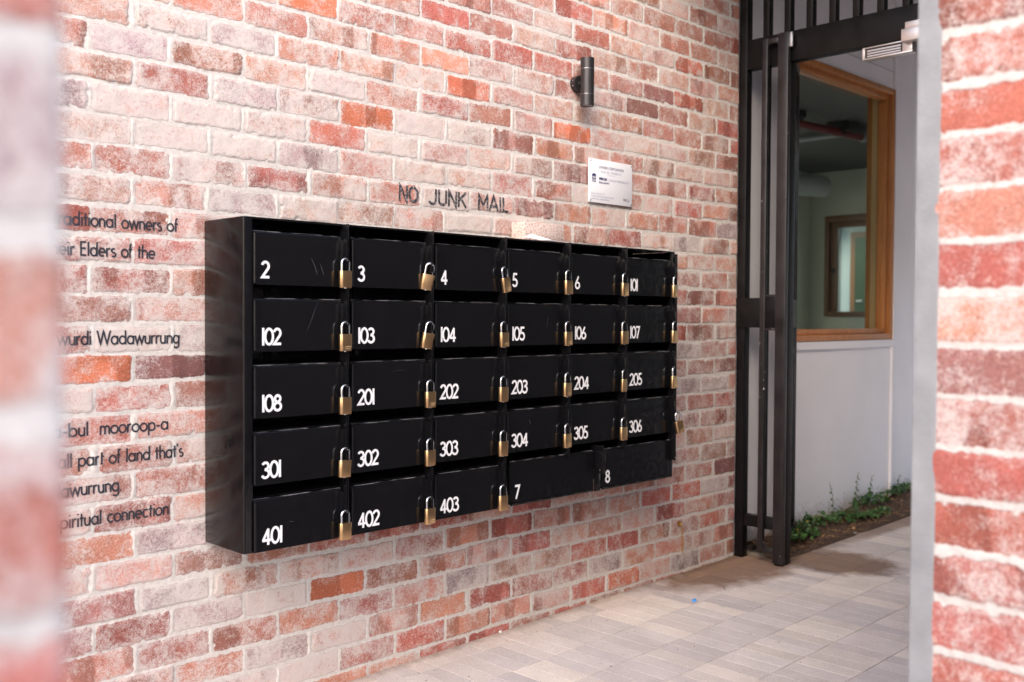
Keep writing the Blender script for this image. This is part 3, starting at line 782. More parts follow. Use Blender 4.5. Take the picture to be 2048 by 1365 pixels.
# ------------------------------------------------------------------ painted lettering on the wall
def paint_mat(name, col, worn):
    m = bpy.data.materials.new(name); m.use_nodes = True; n = m.node_tree; b = n.nodes["Principled BSDF"]; b.inputs["Roughness"].default_value = .6
    tc = n.nodes.new("ShaderNodeTexCoord"); t = n.nodes.new("ShaderNodeTexNoise"); t.inputs["Scale"].default_value = 120; t.inputs["Detail"].default_value = 7; t.inputs["Roughness"].default_value = .7
    n.links.new(tc.outputs["Object"], t.inputs["Vector"])
    r = n.nodes.new("ShaderNodeValToRGB"); r.color_ramp.elements[0].position = .50+(.12 if not worn else 0); r.color_ramp.elements[0].color = (*col, 1)
    r.color_ramp.elements[1].position = r.color_ramp.elements[0].position+.16; r.color_ramp.elements[1].color = (.42, .36, .36, 1) if worn else (.22, .16, .17, 1)
    n.links.new(t.outputs["Fac"], r.inputs[0]); n.links.new(r.outputs[0], b.inputs["Base Color"])
    return m
M_paint = paint_mat('black wall paint', (.022, .022, .032), False)
M_paint2 = paint_mat('worn black stencil paint', (.030, .034, .042), True)
def wall_text(s, font, h, thick, xr, z, m, label, left=None, track=0.):
    """text on the brick face; right edge at xr (and left edge at left if given)"""
    wd = text_width(s, font, track)*h; xs = 1.
    if left is not None: xs = (xr-left)/wd
    x0 = xr-wd*xs
    V, F = ribbons(s, font, h, thick, xs, track, step=.004, across=2)
    A = np.array([(v.x+x0, v.y+z) for v in V])
    hh = wall_field(A[:, 0][None], A[:, 1][None], MAIN)[1][0]
    me = bpy.data.meshes.new('painted_lettering')
    me.from_pydata([(a[0], -h_-.0011-q*1.5, a[1]) for a, h_, q in zip(A, hh, ribbons.step)], [], F); me.materials.append(m)
    o = bpy.data.objects.new('painted_lettering', me); link(o, brick_wall); o['label'] = label
for s, l, rr, z in (('traditional owners of', None, 1.397, .2500), ('their Elders of the', None, 1.325, .166), ('wurdi Wadawurrung', None, 1.402, -.0855),
                    ('a-bul', 1.026, 1.128, -.3435), ('mooroop-a', 1.157, 1.364, -.3435), ('small part of land that\'s', None, 1.412, -.4295), ('Wadawurrung.', None, 1.222, -.511), ('spiritual connection', None, 1.364, -.5995)):
    wall_text(s, LET, .0405, .0053, rr, ZB+z, M_paint, 'line of black lettering reading %s' % s, left=l)
for s, l, rr in (('NO', 2.238, 2.330), ('JUNK', 2.377, 2.568), ('MAIL', 2.625, 2.793)):
    wall_text(s, CAP, .0575, .0100, rr, ZB+.4165, M_paint2, 'worn black stencilled word %s' % s, left=l)

b = MB(); b.box((-4.5, -12, -.1), (-4.25, -3.2, 5.0)); o = b.build('added_shade_wall', mat('added pale shade wall', (.66, .58, .57), .85)); tag(o, 'added unseen wall outside the entry, left of the camera, that shades the piers', 'wall')  # unseen wall, added to hold light back from the piers
b = MB(); b.box((4.52, -2.42, 3.4), (12.0, -.001, 3.6)); o = b.build('ceiling', M_slab); o['kind'] = 'structure'
b = MB(); b.box((3.35, -2.42, 3.30), (4.438, -.02, 3.5)); o = b.build('ceiling', M_slab); o['kind'] = 'structure'  # unseen slab, added to darken the upper right of the brick wall
b = MB(); b.box((4.44, -2.42, 3.26), (4.519, .018, 4.2)); o = b.build('bulkhead_wall', M_slab); tag(o, 'grey concrete bulkhead above the gate bars', 'wall')
b = MB(); b.box((6.41, -2.37, 2.1), (8.99, -2.12, 3.2)); o = b.build('unseen_passage_wall', M_conc); tag(o, 'added unseen concrete lintel over the passage gap that dims the upper white wall', 'wall')  # gap and lintel added out of view: white wall lit low, dimmer on top
b = MB(); b.box((9.0, -2.37, -.1), (13.4, -2.12, 4.2)); o = b.build('unseen_passage_wall', mat('dark reflection screen', (.05, .05, .052), .8)); tag(o, 'added unseen dark wall past the gap that keeps bright reflections off the window', 'wall')  # added out of view so the window glass reflects something dark
b = MB(); b.box((4.53, -2.37, 3.205), (10.4, -2.12, 3.395)); o = b.build('unseen_passage_wall', M_conc); tag(o, 'grey concrete wall strip above the brick pier wall', 'wall')
#PART3
# ------------------------------------------------------------------ wall lamp, sign, hook, loose things
M_anth = mat('anthracite lamp metal', (.045, .042, .045), .38, metal=.6, noise=.05, nscale=30)
M_steel = mat('brushed steel', (.55, .55, .56), .3, metal=.9)
lx, ly, lz = 3.192, -.066, ZB+.992
lamp = thing('wall_lamp', 'dark grey up and down cylinder lamp on the brick wall above the white sign', 'wall lamp', (lx, -.004, lz))
b = MB(); b.cyl((0, .006, 0), (0, -.022, 0), .034, 32); b.build('back_plate', M_anth, lamp, True)
b = MB(); b.cyl((0, -.020, 0), (0, -.045, 0), .011, 16); b.build('arm', M_anth, lamp, True)
b = MB(); b.cyl((0, ly+.004, -.052), (0, ly+.004, .053), .0292, 36); b.build('middle_tube', M_anth, lamp, True)
for a, c in ((-.100, -.0535), (.0545, .100)):
    b = MB(); b.cyl((0, ly+.004, a), (0, ly+.004, c), .0292, 36, caps=False); b.cyl((0, ly+.004, a), (0, ly+.004, c), .0265, 36, caps=False)
    e = -1 if a < 0 else 1
    for k in range(36):
        pass
    b.build('shade_ring', M_anth, lamp, True)
    g = MB(); zc = a+.004 if a < 0 else c-.004
    g.cyl((0, ly+.004, zc-.001), (0, ly+.004, zc+.001), .0266, 32); g.build('lens', mat('frosted lens', (.35, .35, .36), .3), lamp, True)
for zc in (-.0528, .0537):
    b = MB(); b.cyl((0, ly+.004, zc-.0007), (0, ly+.004, zc+.0007), .0289, 36); b.build('bright_ring', M_steel, lamp, True)
for a in (35, 145):
    b = MB(); q = Vector((-.0335*abs(math.cos(R(a*0+20))), -.010, .010 if a < 90 else -.012)); b.cyl(q, q+Vector((-.0025, 0, 0)), .0026, 10); b.build('screw', M_steel, lamp, True)

# sign
sx0, sz0, SW, SH = 3.2715, ZB+.5005, .2985, .190
M_acr = mat('white acrylic sheet', (.80, .80, .85), .22, spec=.5)
M_ink = mat('navy print', (.03, .04, .16), .5); M_ink2 = mat('grey blue print', (.24, .26, .40), .5); M_ink3 = mat('black print', (.02, .02, .025), .5)
sign = thing('sign', 'small white acrylic sign with navy printing screwed to the brick wall', 'sign', (sx0, -.0075, sz0))
b = MB(); b.box((0, -.003, 0), (SW, .003, SH), bev=.0012); b.build('panel', M_acr, sign, True)
def sign_text(body, x, z, h, m, align='LEFT', bold=0., width=None, sp=1.):
    cu = bpy.data.curves.new('sign_text', 'FONT'); cu.body = body; cu.size = h/.73; cu.align_x = 'LEFT'; cu.offset = bold; cu.space_character = sp; cu.resolution_u = 3
    o = bpy.data.objects.new('tmp', cu); COL.objects.link(o)
    bpy.context.view_layer.update()
    me = bpy.data.meshes.new_from_object(o.evaluated_get(bpy.context.evaluated_depsgraph_get()))
    bpy.data.objects.remove(o); bpy.data.curves.remove(cu)
    co = np.zeros(len(me.vertices)*3, np.float32); me.vertices.foreach_get('co', co); co = co.reshape(-1, 3)
    wd = co[:, 0].max()-co[:, 0].min(); s = (width/wd) if width else 1.
    xx = (co[:, 0]-co[:, 0].min())*s
    if align == 'CENTER': xx = xx-wd*s/2
    out = np.stack([x+xx, np.full(len(co), -.0036), z+co[:, 1]], -1)
    me.vertices.foreach_set('co', out.astype(np.float32).ravel()); me.materials.clear(); me.materials.append(m); me.update()
    o = bpy.data.objects.new('printed_text', me); link(o, sign)
    return o
sign_text('OWNERS CORPORATION', SW*.50, .1505, .0125, M_ink, 'CENTER', .0001, .172)
sign_text('PLAN NO.  PS 836813 U', SW*.50, .1325, .0110, M_ink2, 'CENTER', .0, .140)
sign_text('REGISTERED OFFICE', SW*.50, .1235, .0038, M_ink2, 'CENTER', 0, .052)
sign_text('MBCM', .067, .1015, .0112, M_ink, 'LEFT', .0009, .052, 1.05)
sign_text('|', .1255, .1000, .013, M_ink2)
sign_text('STRATA SPECIALISTS', .134, .1000, .0098, M_ink2, 'LEFT', 0, .138)
sign_text('BALLARAT', .067, .0860, .0082, M_ink, 'LEFT', .0004, .070)
sign_text('Phone: 03 5331 2176', .016, .0365, .0068, M_ink2, 'LEFT', 0, .090)
sign_text('PO Box 149N Ballarat North VIC 3350', .016, .0248, .0068, M_ink2, 'LEFT', 0, .152)
sign_text('www.mbcm.com.au/Ballarat', .016, .0135, .0068, M_ink2, 'LEFT', 0, .120)
sign_text('SCA', .236, .0225, .0108, M_ink3, 'LEFT', .0005, .021)
b = MB()
for i, l in enumerate((.011, .019, .022, .024, .015)): b.box((.260, -.0037, .0315-i*.0036), (.260+l, -.0031, .0327-i*.0036))
b.build('printed_text', M_ink2, sign)
b = MB(); ex, ez = .020, .0885        # little tower emblem
def q2(x0, z0, x1, z1): b.box((ex+x0, -.0037, ez+z0), (ex+x1, -.0031, ez+z1))
for x0 in (0, .0075, .0150, .0225): q2(x0, 0 if x0 != 0 else 0, x0+.0030, .029)
for z0 in (.0, .0135, .0262): q2(.0032 if z0 else .0077, z0, .0224, z0+.0028)
b.quad([(ex-.001, -.0037, ez+.0292), (ex+.0265, -.0037, ez+.0292), (ex+.0265, -.0037, ez+.0325), (ex+.01275, -.0037, ez+.0385), (ex-.001, -.0037, ez+.0325)])
b.build('emblem', M_ink, sign)
for x_, z_ in ((.009, .181), (.289, .181), (.009, .009), (.289, .009)):
    b = MB(); b.cyl((x_, -.0028, z_), (x_, -.0062, z_), .0038, 14); b.build('screw', M_steel, sign, True)

# brass cabin hook
M_br2 = mat('polished brass', (.72, .48, .14), .22, metal=1.)
hk = thing('cabin_hook', 'thin brass hook hanging from an eye low on the brick wall by the gate', 'hook', (3.966, -.002, ZB-1.006))
b = MB(); b.cyl((0, .004, .004), (0, -.004, .004), .0125, 18); b.build('eye_plate', M_br2, hk, True)
b = MB(); b.tube([(.006*math.cos(t), -.010-.0*t, .004+.006*math.sin(t)) for t in [i*2*math.pi/14 for i in range(14)]], .0022, 8, closed=True); b.build('eye', M_br2, hk, True)
b = MB(); b.tube([(.0, -.012, .001), (.004, -.014, -.012), (.010, -.012, -.06), (.015, -.010, -.128), (.013, -.015, -.138), (.008, -.016, -.134)], [.0024, .0028, .003, .003, .0026, .0018], 10); b.build('hook_arm', M_br2, hk, True)

# loose brick and papers on top of the bank
M_lb = mat('sandy concrete brick', (.60, .52, .46), .9, noise=.10, nscale=25, bump=.6, bscale=260)
_n = M_lb.node_tree; _b = _n.nodes["Principled BSDF"]; _t = _n.nodes.new("ShaderNodeTexNoise"); _t.inputs["Scale"].default_value = 210; _t.inputs["Detail"].default_value = 3
_c = _n.nodes.new("ShaderNodeTexCoord"); _n.links.new(_c.outputs["Object"], _t.inputs["Vector"])
_r = _n.nodes.new("ShaderNodeValToRGB"); _r.color_ramp.elements[0].position = .38; _r.color_ramp.elements[0].color = (.34, .20, .17, 1); _r.color_ramp.elements[1].position = .50; _r.color_ramp.elements[1].color = (.64, .53, .49, 1)
_n.links.new(_t.outputs["Fac"], _r.inputs[0]); _n.links.new(_r.outputs[0], _b.inputs["Base Color"])
b = MB(); b.box((2.792, -.094, ZT+.0005), (3.022, -.018, ZT+.0865), bev=.0025)
tag(b.build('loose_brick', M_lb, None, True), 'pale speckled loose brick lying on top of the letterboxes', 'brick')
M_paper = mat('white paper', (.80, .81, .86), .6)
for i, (dx, dz, cu) in enumerate(((0, 0, .019), (.020, .0018, .011))):
    b = MB(); n = 14
    V0 = []
    for k in range(n+1):
        t = k/n; x = 2.742+dx+t*.225
        z = ZT+.0012+dz+cu*math.exp(-((t-.22)/.16)**2)+(.004 if t < .1 else 0)*(1-t*10)
        V0.append([b.bm.verts.new((x, y, (ZT+.0012+dz)*(1-q)+(z+.010)*q+o)) for y, q in ((-.229+.02*i, .12), (-.135+.01*i, 1.15)) for o in (0, .0006)])
    for k in range(n):
        A, B_ = V0[k], V0[k+1]
        for a, c in ((0, 2), (3, 1), (1, 0), (2, 3)): b.bm.faces.new((A[a], B_[a], B_[c], A[c]))
    b.bm.faces.new((V0[0][0], V0[0][2], V0[0][3], V0[0][1])); b.bm.faces.new((V0[-1][0], V0[-1][1], V0[-1][3], V0[-1][2]))
    tag(b.build('paper_sheet', M_paper, None, True), ['lower white sheet of paper curling on top of the letterboxes', 'upper white sheet of paper lying flatter on top of the letterboxes'][i], 'paper', 'papers on the letterboxes')
# litter on the paving
def gpt(u, v, z=0.):
    a = Vector(_f)+Vector(_r2)*((u-1024)/1986.4)-Vector(_u2)*((v-682.5)/1986.4); t = (-EYE-.0143*2.85)/(a.z-.0143*a.x)
    return Vector((0, -2.844, EYE))+a*t
p = gpt(1388, 1204)
b = MB(); rnd = random.Random(2)
for i in range(4):
    q = Vector((rnd.uniform(-.014, .014), rnd.uniform(-.010, .010), .003)); b.box(q-Vector((.009, .005, .003)), q+Vector((.009, .005, .005)), bev=.0015, rot=Matrix.Rotation(rnd.uniform(0, 3), 4, 'Z') @ Matrix.Rotation(rnd.uniform(-.7, .7), 4, 'X'))
o = b.build('plastic_scrap', mat('blue plastic', (.02, .22, .62), .3), None, True); o.location = p; tag(o, 'small crumpled bright blue plastic scrap on the pavers', 'scrap')
p = gpt(1001, 1266); b = MB(); bmesh.ops.create_icosphere(b.bm, subdivisions=2, radius=.007, matrix=Matrix.Diagonal((1.2, .9, .8, 1)))
o = b.build('pebble', mat('white pebble', (.75, .75, .74), .7), None, True); o.location = p+Vector((0, 0, .004)); tag(o, 'tiny white pebble on the pavers against the brick wall', 'pebble')
p = gpt(1448, 1178); b = MB(); b.tube([(-.02, -.022, .003), (-.006, -.004, .006), (.006, .002, .005), (.022, .026, .004)], [.0012, .002, .0018, .0009], 6)
o = b.build('twig', mat('dry twig', (.10, .07, .05), .8), None, True); o.location = p; tag(o, 'short dark dry twig lying on the pavers', 'twig')

b = MB(); rnd = random.Random(31)
for i in range(260):
    x = rnd.uniform(1.6, 6.2); y = -.02-abs(rnd.gauss(0, .5)) if rnd.random() < .6 else rnd.uniform(-2, -.05)
    if x > 4.4 and y > -.27: y -= .27
    r_ = rnd.uniform(.0010, .0030); bmesh.ops.create_icosphere(b.bm, subdivisions=1, radius=r_, matrix=Matrix.Translation((x, y, fz(x)+r_*.4)) @ Matrix.Diagonal((rnd.uniform(.7, 1.8), 1, .6, 1)))
o = b.build('debris', mat('grit', (.24, .18, .14), .9, noise=.7, nscale=2.5), None); o['kind'] = 'stuff'; o['label'] = 'scattered tiny brown grit on the pale pavers'; o['category'] = 'grit'
# ------------------------------------------------------------------ gate
M_gate = mat('black gate paint', (.006, .0055, .006), .42, spec=.24, noise=.35, nscale=18, bump=.10, bscale=160)
M_gate2 = mat('worn satin black paint', (.016, .014, .0155), .36, spec=.5, noise=.35, nscale=10, bump=.12, bscale=90)
M_chip = mat('paint chip', (.55, .53, .50), .6)
GX = 4.458
gate = thing('security_gate', 'tall black steel gate standing open across the passage, with header and bars above', 'gate', (GX, 0, 0))
def G(b, name, m=M_gate, parent=None): 
    o = b.build(name, m, parent or gate, True); 
    if parent is None: o.location = (-GX, 0, 0)
    return o
b = MB(); b.box((GX, -.047, .004), (GX+.05, .0, 3.26), bev=.003); G(b, 'wall_post')
b = MB(); b.box((GX-.001, -2.105, 2.535), (GX+.052, -.0475, 2.685), bev=.003); G(b, 'header_beam')
yy = -.152
for i in range(17):
    b = MB(); b.box((GX+.004, yy-.0175, 2.686), (GX+.044, yy+.0175, 3.255), bev=.002); G(b, 'bar'); yy -= .1195
b = MB(); b.box((GX, -.297, .03), (GX+.05, -.245, 2.534), bev=.003); G(b, 'hinge_post')
b = MB(); b.box((GX+.004, -.2445, .190), (GX+.046, -.0475, .250), bev=.004); G(b, 'bottom_rail')
b = MB(); b.box((GX+.006, -.165, .2505), (GX+.042, -.130, 2.534), bev=.002); G(b, 'bar')
b = MB(); b.box((GX-.008, -.146, 1.216), (GX-.0012, .012, 1.367), bev=.001); G(b, 'lock_plate')
# pull loop standing off the leaf stile
LX = 4.432
b = MB()
b.box((LX-.012, -.187, .075), (LX+.012, -.157, 2.662), bev=.004)
b.box((LX-.0115, -.2448, 2.632), (LX+.0115, -.1875, 2.660), bev=.004); b.box((LX-.0115, -.2448, .078), (LX+.0115, -.1875, .106), bev=.004)
for z in (1.372, 1.203): b.box((LX-.009, -.2448, z), (LX+.009, -.1875, z+.011), bev=.002)
for z, s in ((2.632, -1), (.106, 1)):                 # rounded inner corners
    for y, t in ((-.1875, -1), (-.2448, 1)):
        c = [(y, z)]+[(y+t*.016-t*.016*math.sin(R(a)), z+s*.016-s*.016*math.cos(R(a))) for a in (0, 22, 45, 67, 90)]
        f = [b.bm.verts.new((LX-.0114, p_[0], p_[1])) for p_ in c]; k = [b.bm.verts.new((LX+.0114, p_[0], p_[1])) for p_ in c]
        b.bm.faces.new(f); b.bm.faces.new(k[::-1])
        for i in range(len(c)): j = (i+1) % len(c); b.bm.faces.new((f[i], f[j], k[j], k[i]))
G(b, 'pull_handle', M_gate2)
b = MB(); b.box((LX-.004, -.2445, 1.2145), (LX+.004, -.188, 1.3715), bev=.001); G(b, 'lock_plate')
# leaf: stile, then bars away to the wall, almost edge on
leaf = bpy.data.objects.new('gate_leaf', None); link(leaf, gate); leaf.location = (0, 0, 0)
P0 = Vector((4.449, -.276, 0)); P1 = Vector((5.02, -.012, 0)); dl = (P1-P0).normalized()
def LG(b, name, m=M_gate): o = b.build(name, m, leaf, True); o.location = (-GX, 0, 0); return o
b = MB(); b.box((LX-.014, -.3025, .036), (LX+.014, -.2455, 2.675), bev=.003); LG(b, 'stile', M_gate2)
b = MB(); b.box((LX-.002, -.290, .002), (LX+.022, -.250, .0355), bev=.002); LG(b, 'foot')
b = MB(); b.bar(P0+Vector((.02, 0, .10)), P1+Vector((0, 0, .10)), .03, .05, bev=.003); LG(b, 'rail')
b = MB(); b.bar(P0+Vector((.02, 0, 2.63)), P1+Vector((0, 0, 2.63)), .03, .05, bev=.003); LG(b, 'rail')
b = MB(); b.bar(P0+Vector((.02, 0, 1.29)), P1+Vector((0, 0, 1.29)), .034, .15, bev=.003); LG(b, 'rail')
n = 6
for i in range(1, n+1):
    q = P0+(P1-P0)*(i/n)
    for z0, z1 in ((.1255, 1.2145), (1.3655, 2.6045)):
        b = MB(); b.bar(q+Vector((0, 0, z0)), q+Vector((0, 0, z1)), .034 if i < n else .045, .03, up=(-dl.y, dl.x, 0), bev=.002); LG(b, 'bar')
# worn chips in the paint, most of them low down
_n = M_gate2.node_tree; _b = _n.nodes["Principled BSDF"]; _src = _b.inputs["Base Color"].links[0].from_socket
_c = _n.nodes.new("ShaderNodeNewGeometry"); _s = _n.nodes.new("ShaderNodeSeparateXYZ"); _n.links.new(_c.outputs["Position"], _s.inputs[0])
_t = _n.nodes.new("ShaderNodeTexNoise"); _t.inputs["Scale"].default_value = 46; _t.inputs["Detail"].default_value = 3; _n.links.new(_c.outputs["Position"], _t.inputs["Vector"])
_a = _n.nodes.new("ShaderNodeMath"); _a.operation = 'MULTIPLY_ADD'; _a.inputs[1].default_value = -.018; _n.links.new(_s.outputs["Z"], _a.inputs[0]); _n.links.new(_t.outputs["Fac"], _a.inputs[2])
_m = _n.nodes.new("ShaderNodeMapRange"); _m.inputs["From Min"].default_value = .705; _m.inputs["From Max"].default_value = .72; _n.links.new(_a.outputs[0], _m.inputs["Value"])
_x = _n.nodes.new("ShaderNodeMix"); _x.data_type = 'RGBA'; _n.links.new(_m.outputs[0], _x.inputs["Factor"]); _n.links.new(_src, _x.inputs[6]); _x.inputs[7].default_value = (.50, .48, .45, 1); _n.links.new(_x.outputs[2], _b.inputs["Base Color"])
b = MB(); b.box((LX-.004, -.318, 2.60), (LX+.010, -.3035, 2.672), bev=.001); G(b, 'strike_plate', mat('zinc', (.6, .62, .66), .35, metal=.8))
# magnetic lock under the header
M_alu = mat('anodised aluminium', (.66, .62, .60), .35, metal=.75)
ml = thing('magnetic_lock', 'aluminium magnetic lock bar fixed under the black gate header', 'magnetic lock', (GX, -.78, 2.5))
def ML(b, name, m): o = b.build(name, m, ml, True); o.location = (-GX, .78, -2.5)
b = MB(); b.box((GX-.004, -.905, 2.472), (GX+.045, -.668, 2.4785), bev=.0008); b.box((GX-.004, -.905, 2.523), (GX+.045, -.668, 2.5285), bev=.0008)
b.box((GX-.006, -.680, 2.4785), (GX+.045, -.668, 2.523), bev=.0008); b.box((GX-.006, -.905, 2.4785), (GX+.045, -.860, 2.523), bev=.0008); ML(b, 'housing', M_alu)
b = MB(); b.box((GX+.004, -.8598, 2.4788), (GX+.044, -.6802, 2.5228)); ML(b, 'coil', M_dark)
for z in (2.487, 2.499, 2.511):
    b = MB(); b.box((GX-.001, -.8500, z-.0035), (GX+.004, -.690, z+.0035)); ML(b, 'plate', M_steel)
b = MB(); b.box((GX-.05, -.985, 2.512), (GX-.007, -.873, 2.566), bev=.001); b.box((GX-.048, -.985, 2.5665), (GX-.012, -.889, 2.596), bev=.001); ML(b, 'bracket', M_alu)

# ------------------------------------------------------------------ white wall with the timber window
def white_mat():
    return mat('white wall sheet', (.86, .84, .875), .55, noise=.03, nscale=3, bump=.04, bscale=40)
M_ww = white_mat()
_n = M_ww.node_tree; _b = _n.nodes["Principled BSDF"]; _src = _b.inputs["Base Color"].links[0].from_socket
_c = _n.nodes.new("ShaderNodeNewGeometry"); _s = _n.nodes.new("ShaderNodeSeparateXYZ"); _n.links.new(_c.outputs["Position"], _s.inputs[0])
_t = _n.nodes.new("ShaderNodeTexNoise"); _t.inputs["Scale"].default_value = 38; _t.inputs["Detail"].default_value = 7; _n.links.new(_c.outputs["Position"], _t.inputs["Vector"])
_a = _n.nodes.new("ShaderNodeMath"); _a.operation = 'MULTIPLY_ADD'; _a.inputs[1].default_value = .34; _n.links.new(_t.outputs["Fac"], _a.inputs[0]); _n.links.new(_s.outputs["Z"], _a.inputs[2])
_m = _n.nodes.new("ShaderNodeMapRange"); _m.inputs["From Min"].default_value = .23; _m.inputs["From Max"].default_value = .36; _m.inputs["To Min"].default_value = .55; _m.inputs["To Max"].default_value = 0; _n.links.new(_a.outputs[0], _m.inputs["Value"])
_x = _n.nodes.new("ShaderNodeMix"); _x.data_type = 'RGBA'; _n.links.new(_m.outputs[0], _x.inputs["Factor"]); _n.links.new(_src, _x.inputs[6]); _x.inputs[7].default_value = (.34, .27, .21, 1); _n.links.new(_x.outputs[2], _b.inputs["Base Color"])
WY = .02
wx0, wx1, wz0, wz1 = 5.02, 6.30, 1.132, 2.742
ww = thing('white_wall', 'white sheeted wall with the timber window beyond the gate', 'wall', (4.56, WY, 0))
def W_(b, name, m=M_ww, parent=ww, sm=False):
    o = b.build(name, m, parent, sm); o.location = (-4.56, -WY, 0) if parent is ww else (0, 0, 0); return o
b = MB()
b.box((4.512, WY, -.05), (wx0, WY+.10, 4.2)); b.box((wx1, WY, -.05), (12.0, WY+.10, 4.2))
b.box((wx0, WY, -.05), (wx1, WY+.10, wz0)); b.box((wx0, WY, wz1), (wx1, WY+.10, 4.2)); W_(b, 'panel')
b = MB(); b.box((wx0-.02, WY-.014, 1.083), (wx1+.03, WY-.0005, 1.129), bev=.002); W_(b, 'sill_strip')
b = MB(); b.box((wx1+.003, WY-.020, -.04), (wx1+.036, WY-.0008, 1.082), bev=.002); W_(b, 'cover_strip')
b = MB(); b.box((wx1+.003, WY-.024, 1.1295), (wx1+.036, WY-.0008, 3.9), bev=.002); W_(b, 'cover_strip')
b = MB(); b.box((4.94, WY-.012, -.04), (4.975, WY-.0008, 4.1), bev=.002); W_(b, 'cover_strip')
b = MB(); b.box((4.98, WY-.004, 2.858), (wx1, WY-.0008, 2.862)); W_(b, 'panel_joint', mat('joint line', (.45, .43, .44), .7))
M_wood = bpy.data.materials.new('oiled timber'); M_wood.use_nodes = True
def _wood(m, a, c):
    n = m.node_tree; b = n.nodes["Principled BSDF"]; b.inputs["Roughness"].default_value = .42
    tc = n.nodes.new("ShaderNodeTexCoord"); mp = n.nodes.new("ShaderNodeMapping"); mp.inputs["Scale"].default_value = (60, 60, 3)
    t = n.nodes.new("ShaderNodeTexNoise"); t.inputs["Scale"].default_value = 1.4; t.inputs["Detail"].default_value = 6
    n.links.new(tc.outputs["Object"], mp.inputs[0]); n.links.new(mp.outputs[0], t.inputs["Vector"])
    r = n.nodes.new("ShaderNodeValToRGB"); r.color_ramp.elements[0].position = .3; r.color_ramp.elements[0].color = (*a, 1); r.color_ramp.elements[1].position = .72; r.color_ramp.elements[1].color = (*c, 1)
    n.links.new(t.outputs["Fac"], r.inputs[0]); n.links.new(r.outputs[0], b.inputs["Base Color"])
_wood(M_wood, (.38, .135, .036), (.56, .235, .07))
M_glass = bpy.data.materials.new('window glass'); M_glass.use_nodes = True
n = M_glass.node_tree; n.nodes.remove(n.nodes["Principled BSDF"]); out = n.nodes["Material Output"]
tr = n.nodes.new("ShaderNodeBsdfTransparent"); tr.inputs[0].default_value = (.88, .91, .87, 1); gl = n.nodes.new("ShaderNodeBsdfGlossy"); gl.inputs["Roughness"].default_value = .01
lw = n.nodes.new("ShaderNodeLayerWeight"); lw.inputs[0].default_value = .5; pw = n.nodes.new("ShaderNodeMath"); pw.operation = 'POWER'; pw.inputs[1].default_value = 4.6
fr = n.nodes.new("ShaderNodeMath"); fr.operation = 'MULTIPLY_ADD'; fr.inputs[1].default_value = .9; fr.inputs[2].default_value = .035; mx = n.nodes.new("ShaderNodeMixShader")
n.links.new(lw.outputs["Facing"], pw.inputs[0]); n.links.new(pw.outputs[0], fr.inputs[0]); n.links.new(fr.outputs[0], mx.inputs[0]); n.links.new(tr.outputs[0], mx.inputs[1]); n.links.new(gl.outputs[0], mx.inputs[2]); n.links.new(mx.outputs[0], out.inputs[0])
win = bpy.data.objects.new('window', None); link(win, ww); win.location = (-4.56, -WY, 0)
def timber_frame(x0, x1, z0, z1, y0, y1, w_, parent, steps=True):
    b = MB()
    for (a, c) in (((x0, y0, z0), (x0+w_, y1, z1)), ((x1-w_, y0, z0), (x1, y1, z1)), ((x0+w_, y0, z1-w_), (x1-w_, y1, z1)), ((x0+w_, y0, z0), (x1-w_, y1, z0+w_))):
        b.box(a, c, bev=.003)
    return b
b = timber_frame(wx0, wx1, wz0, wz1, WY-.018, WY+.060, .036, win); b.build('outer_frame', M_wood, win, True)
b = timber_frame(wx0+.0365, wx1-.0365, wz0+.0365, wz1-.0365, WY+.010, WY+.066, .032, win); b.build('sash', M_wood, win, True)
b = timber_frame(wx0, wx1, wz0, wz1, WY+.074, WY+.158, .030, win); b.build('inner_lining', M_wood, win, True)
b = MB(); b.box((wx0+.06, WY+.0665, wz0+.06), (wx1-.06, WY+.0725, wz1-.06)); b.build('glass_pane', M_glass, win)
b = MB(); b.box((wx1-.060, WY+.0735, wz0+.03), (wx1-.056, WY+.11, wz1-.03)); b.build('light_bead', mat('pale bead', (.74, .50, .27), .4), win)

# ------------------------------------------------------------------ room behind the window
M_rw = mat('pale green white plaster', (.64, .64, .49), .8, noise=.03, nscale=4)
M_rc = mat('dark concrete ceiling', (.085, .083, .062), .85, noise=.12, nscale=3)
RX1, RYB, RZ = 11.0, 3.16, 3.0
b = MB(); b.box((4.3, WY+.102, -.04), (RX1+.1, RYB, -.001)); o = b.build('floor', mat('room floor', (.36, .32, .25), .6)); o['kind'] = 'structure'
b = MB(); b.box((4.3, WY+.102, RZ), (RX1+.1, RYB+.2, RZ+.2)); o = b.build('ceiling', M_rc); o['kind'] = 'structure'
bw = thing('room_wall', 'pale end wall of the room behind the glass with a small timber window in it', 'wall', (RX1, 1.6, 0))
# end wall with opening y 1.85..2.92, z 1.31..2.47
oy0, oy1, oz0, oz1 = 1.80, 2.955, 1.285, 2.475
b = MB()
b.box((RX1, oy1, 0), (RX1+.12, RYB, RZ)); b.box((RX1, WY+.103, 0), (RX1+.12, oy0, RZ)); b.box((RX1, oy0, 0), (RX1+.12, oy1, oz0)); b.box((RX1, oy0, oz1), (RX1+.12, oy1, RZ))
o = b.build('end_wall', M_rw, bw); o.location = (-RX1, -1.6, 0)
b = MB(); b.box((10.1, RYB, 0), (RX1+.12, RYB+.12, RZ)); b.box((4.3, RYB, 0), (4.8, RYB+.12, RZ)); b.box((4.8, RYB, 2.8), (10.1, RYB+.12, RZ)); b.box((4.8, RYB, 0), (10.1, RYB+.12, .2)); b.box((4.3, WY+.103, 0), (4.4, RYB, RZ))  # wide opening out of view, added to let daylight into the room
o = b.build('side_wall', M_rw, bw); o.location = (-RX1, -1.6, 0)
M_wood2 = bpy.data.materials.new('dark oiled timber'); M_wood2.use_nodes = True; _wood(M_wood2, (.17, .075, .03), (.27, .13, .055))
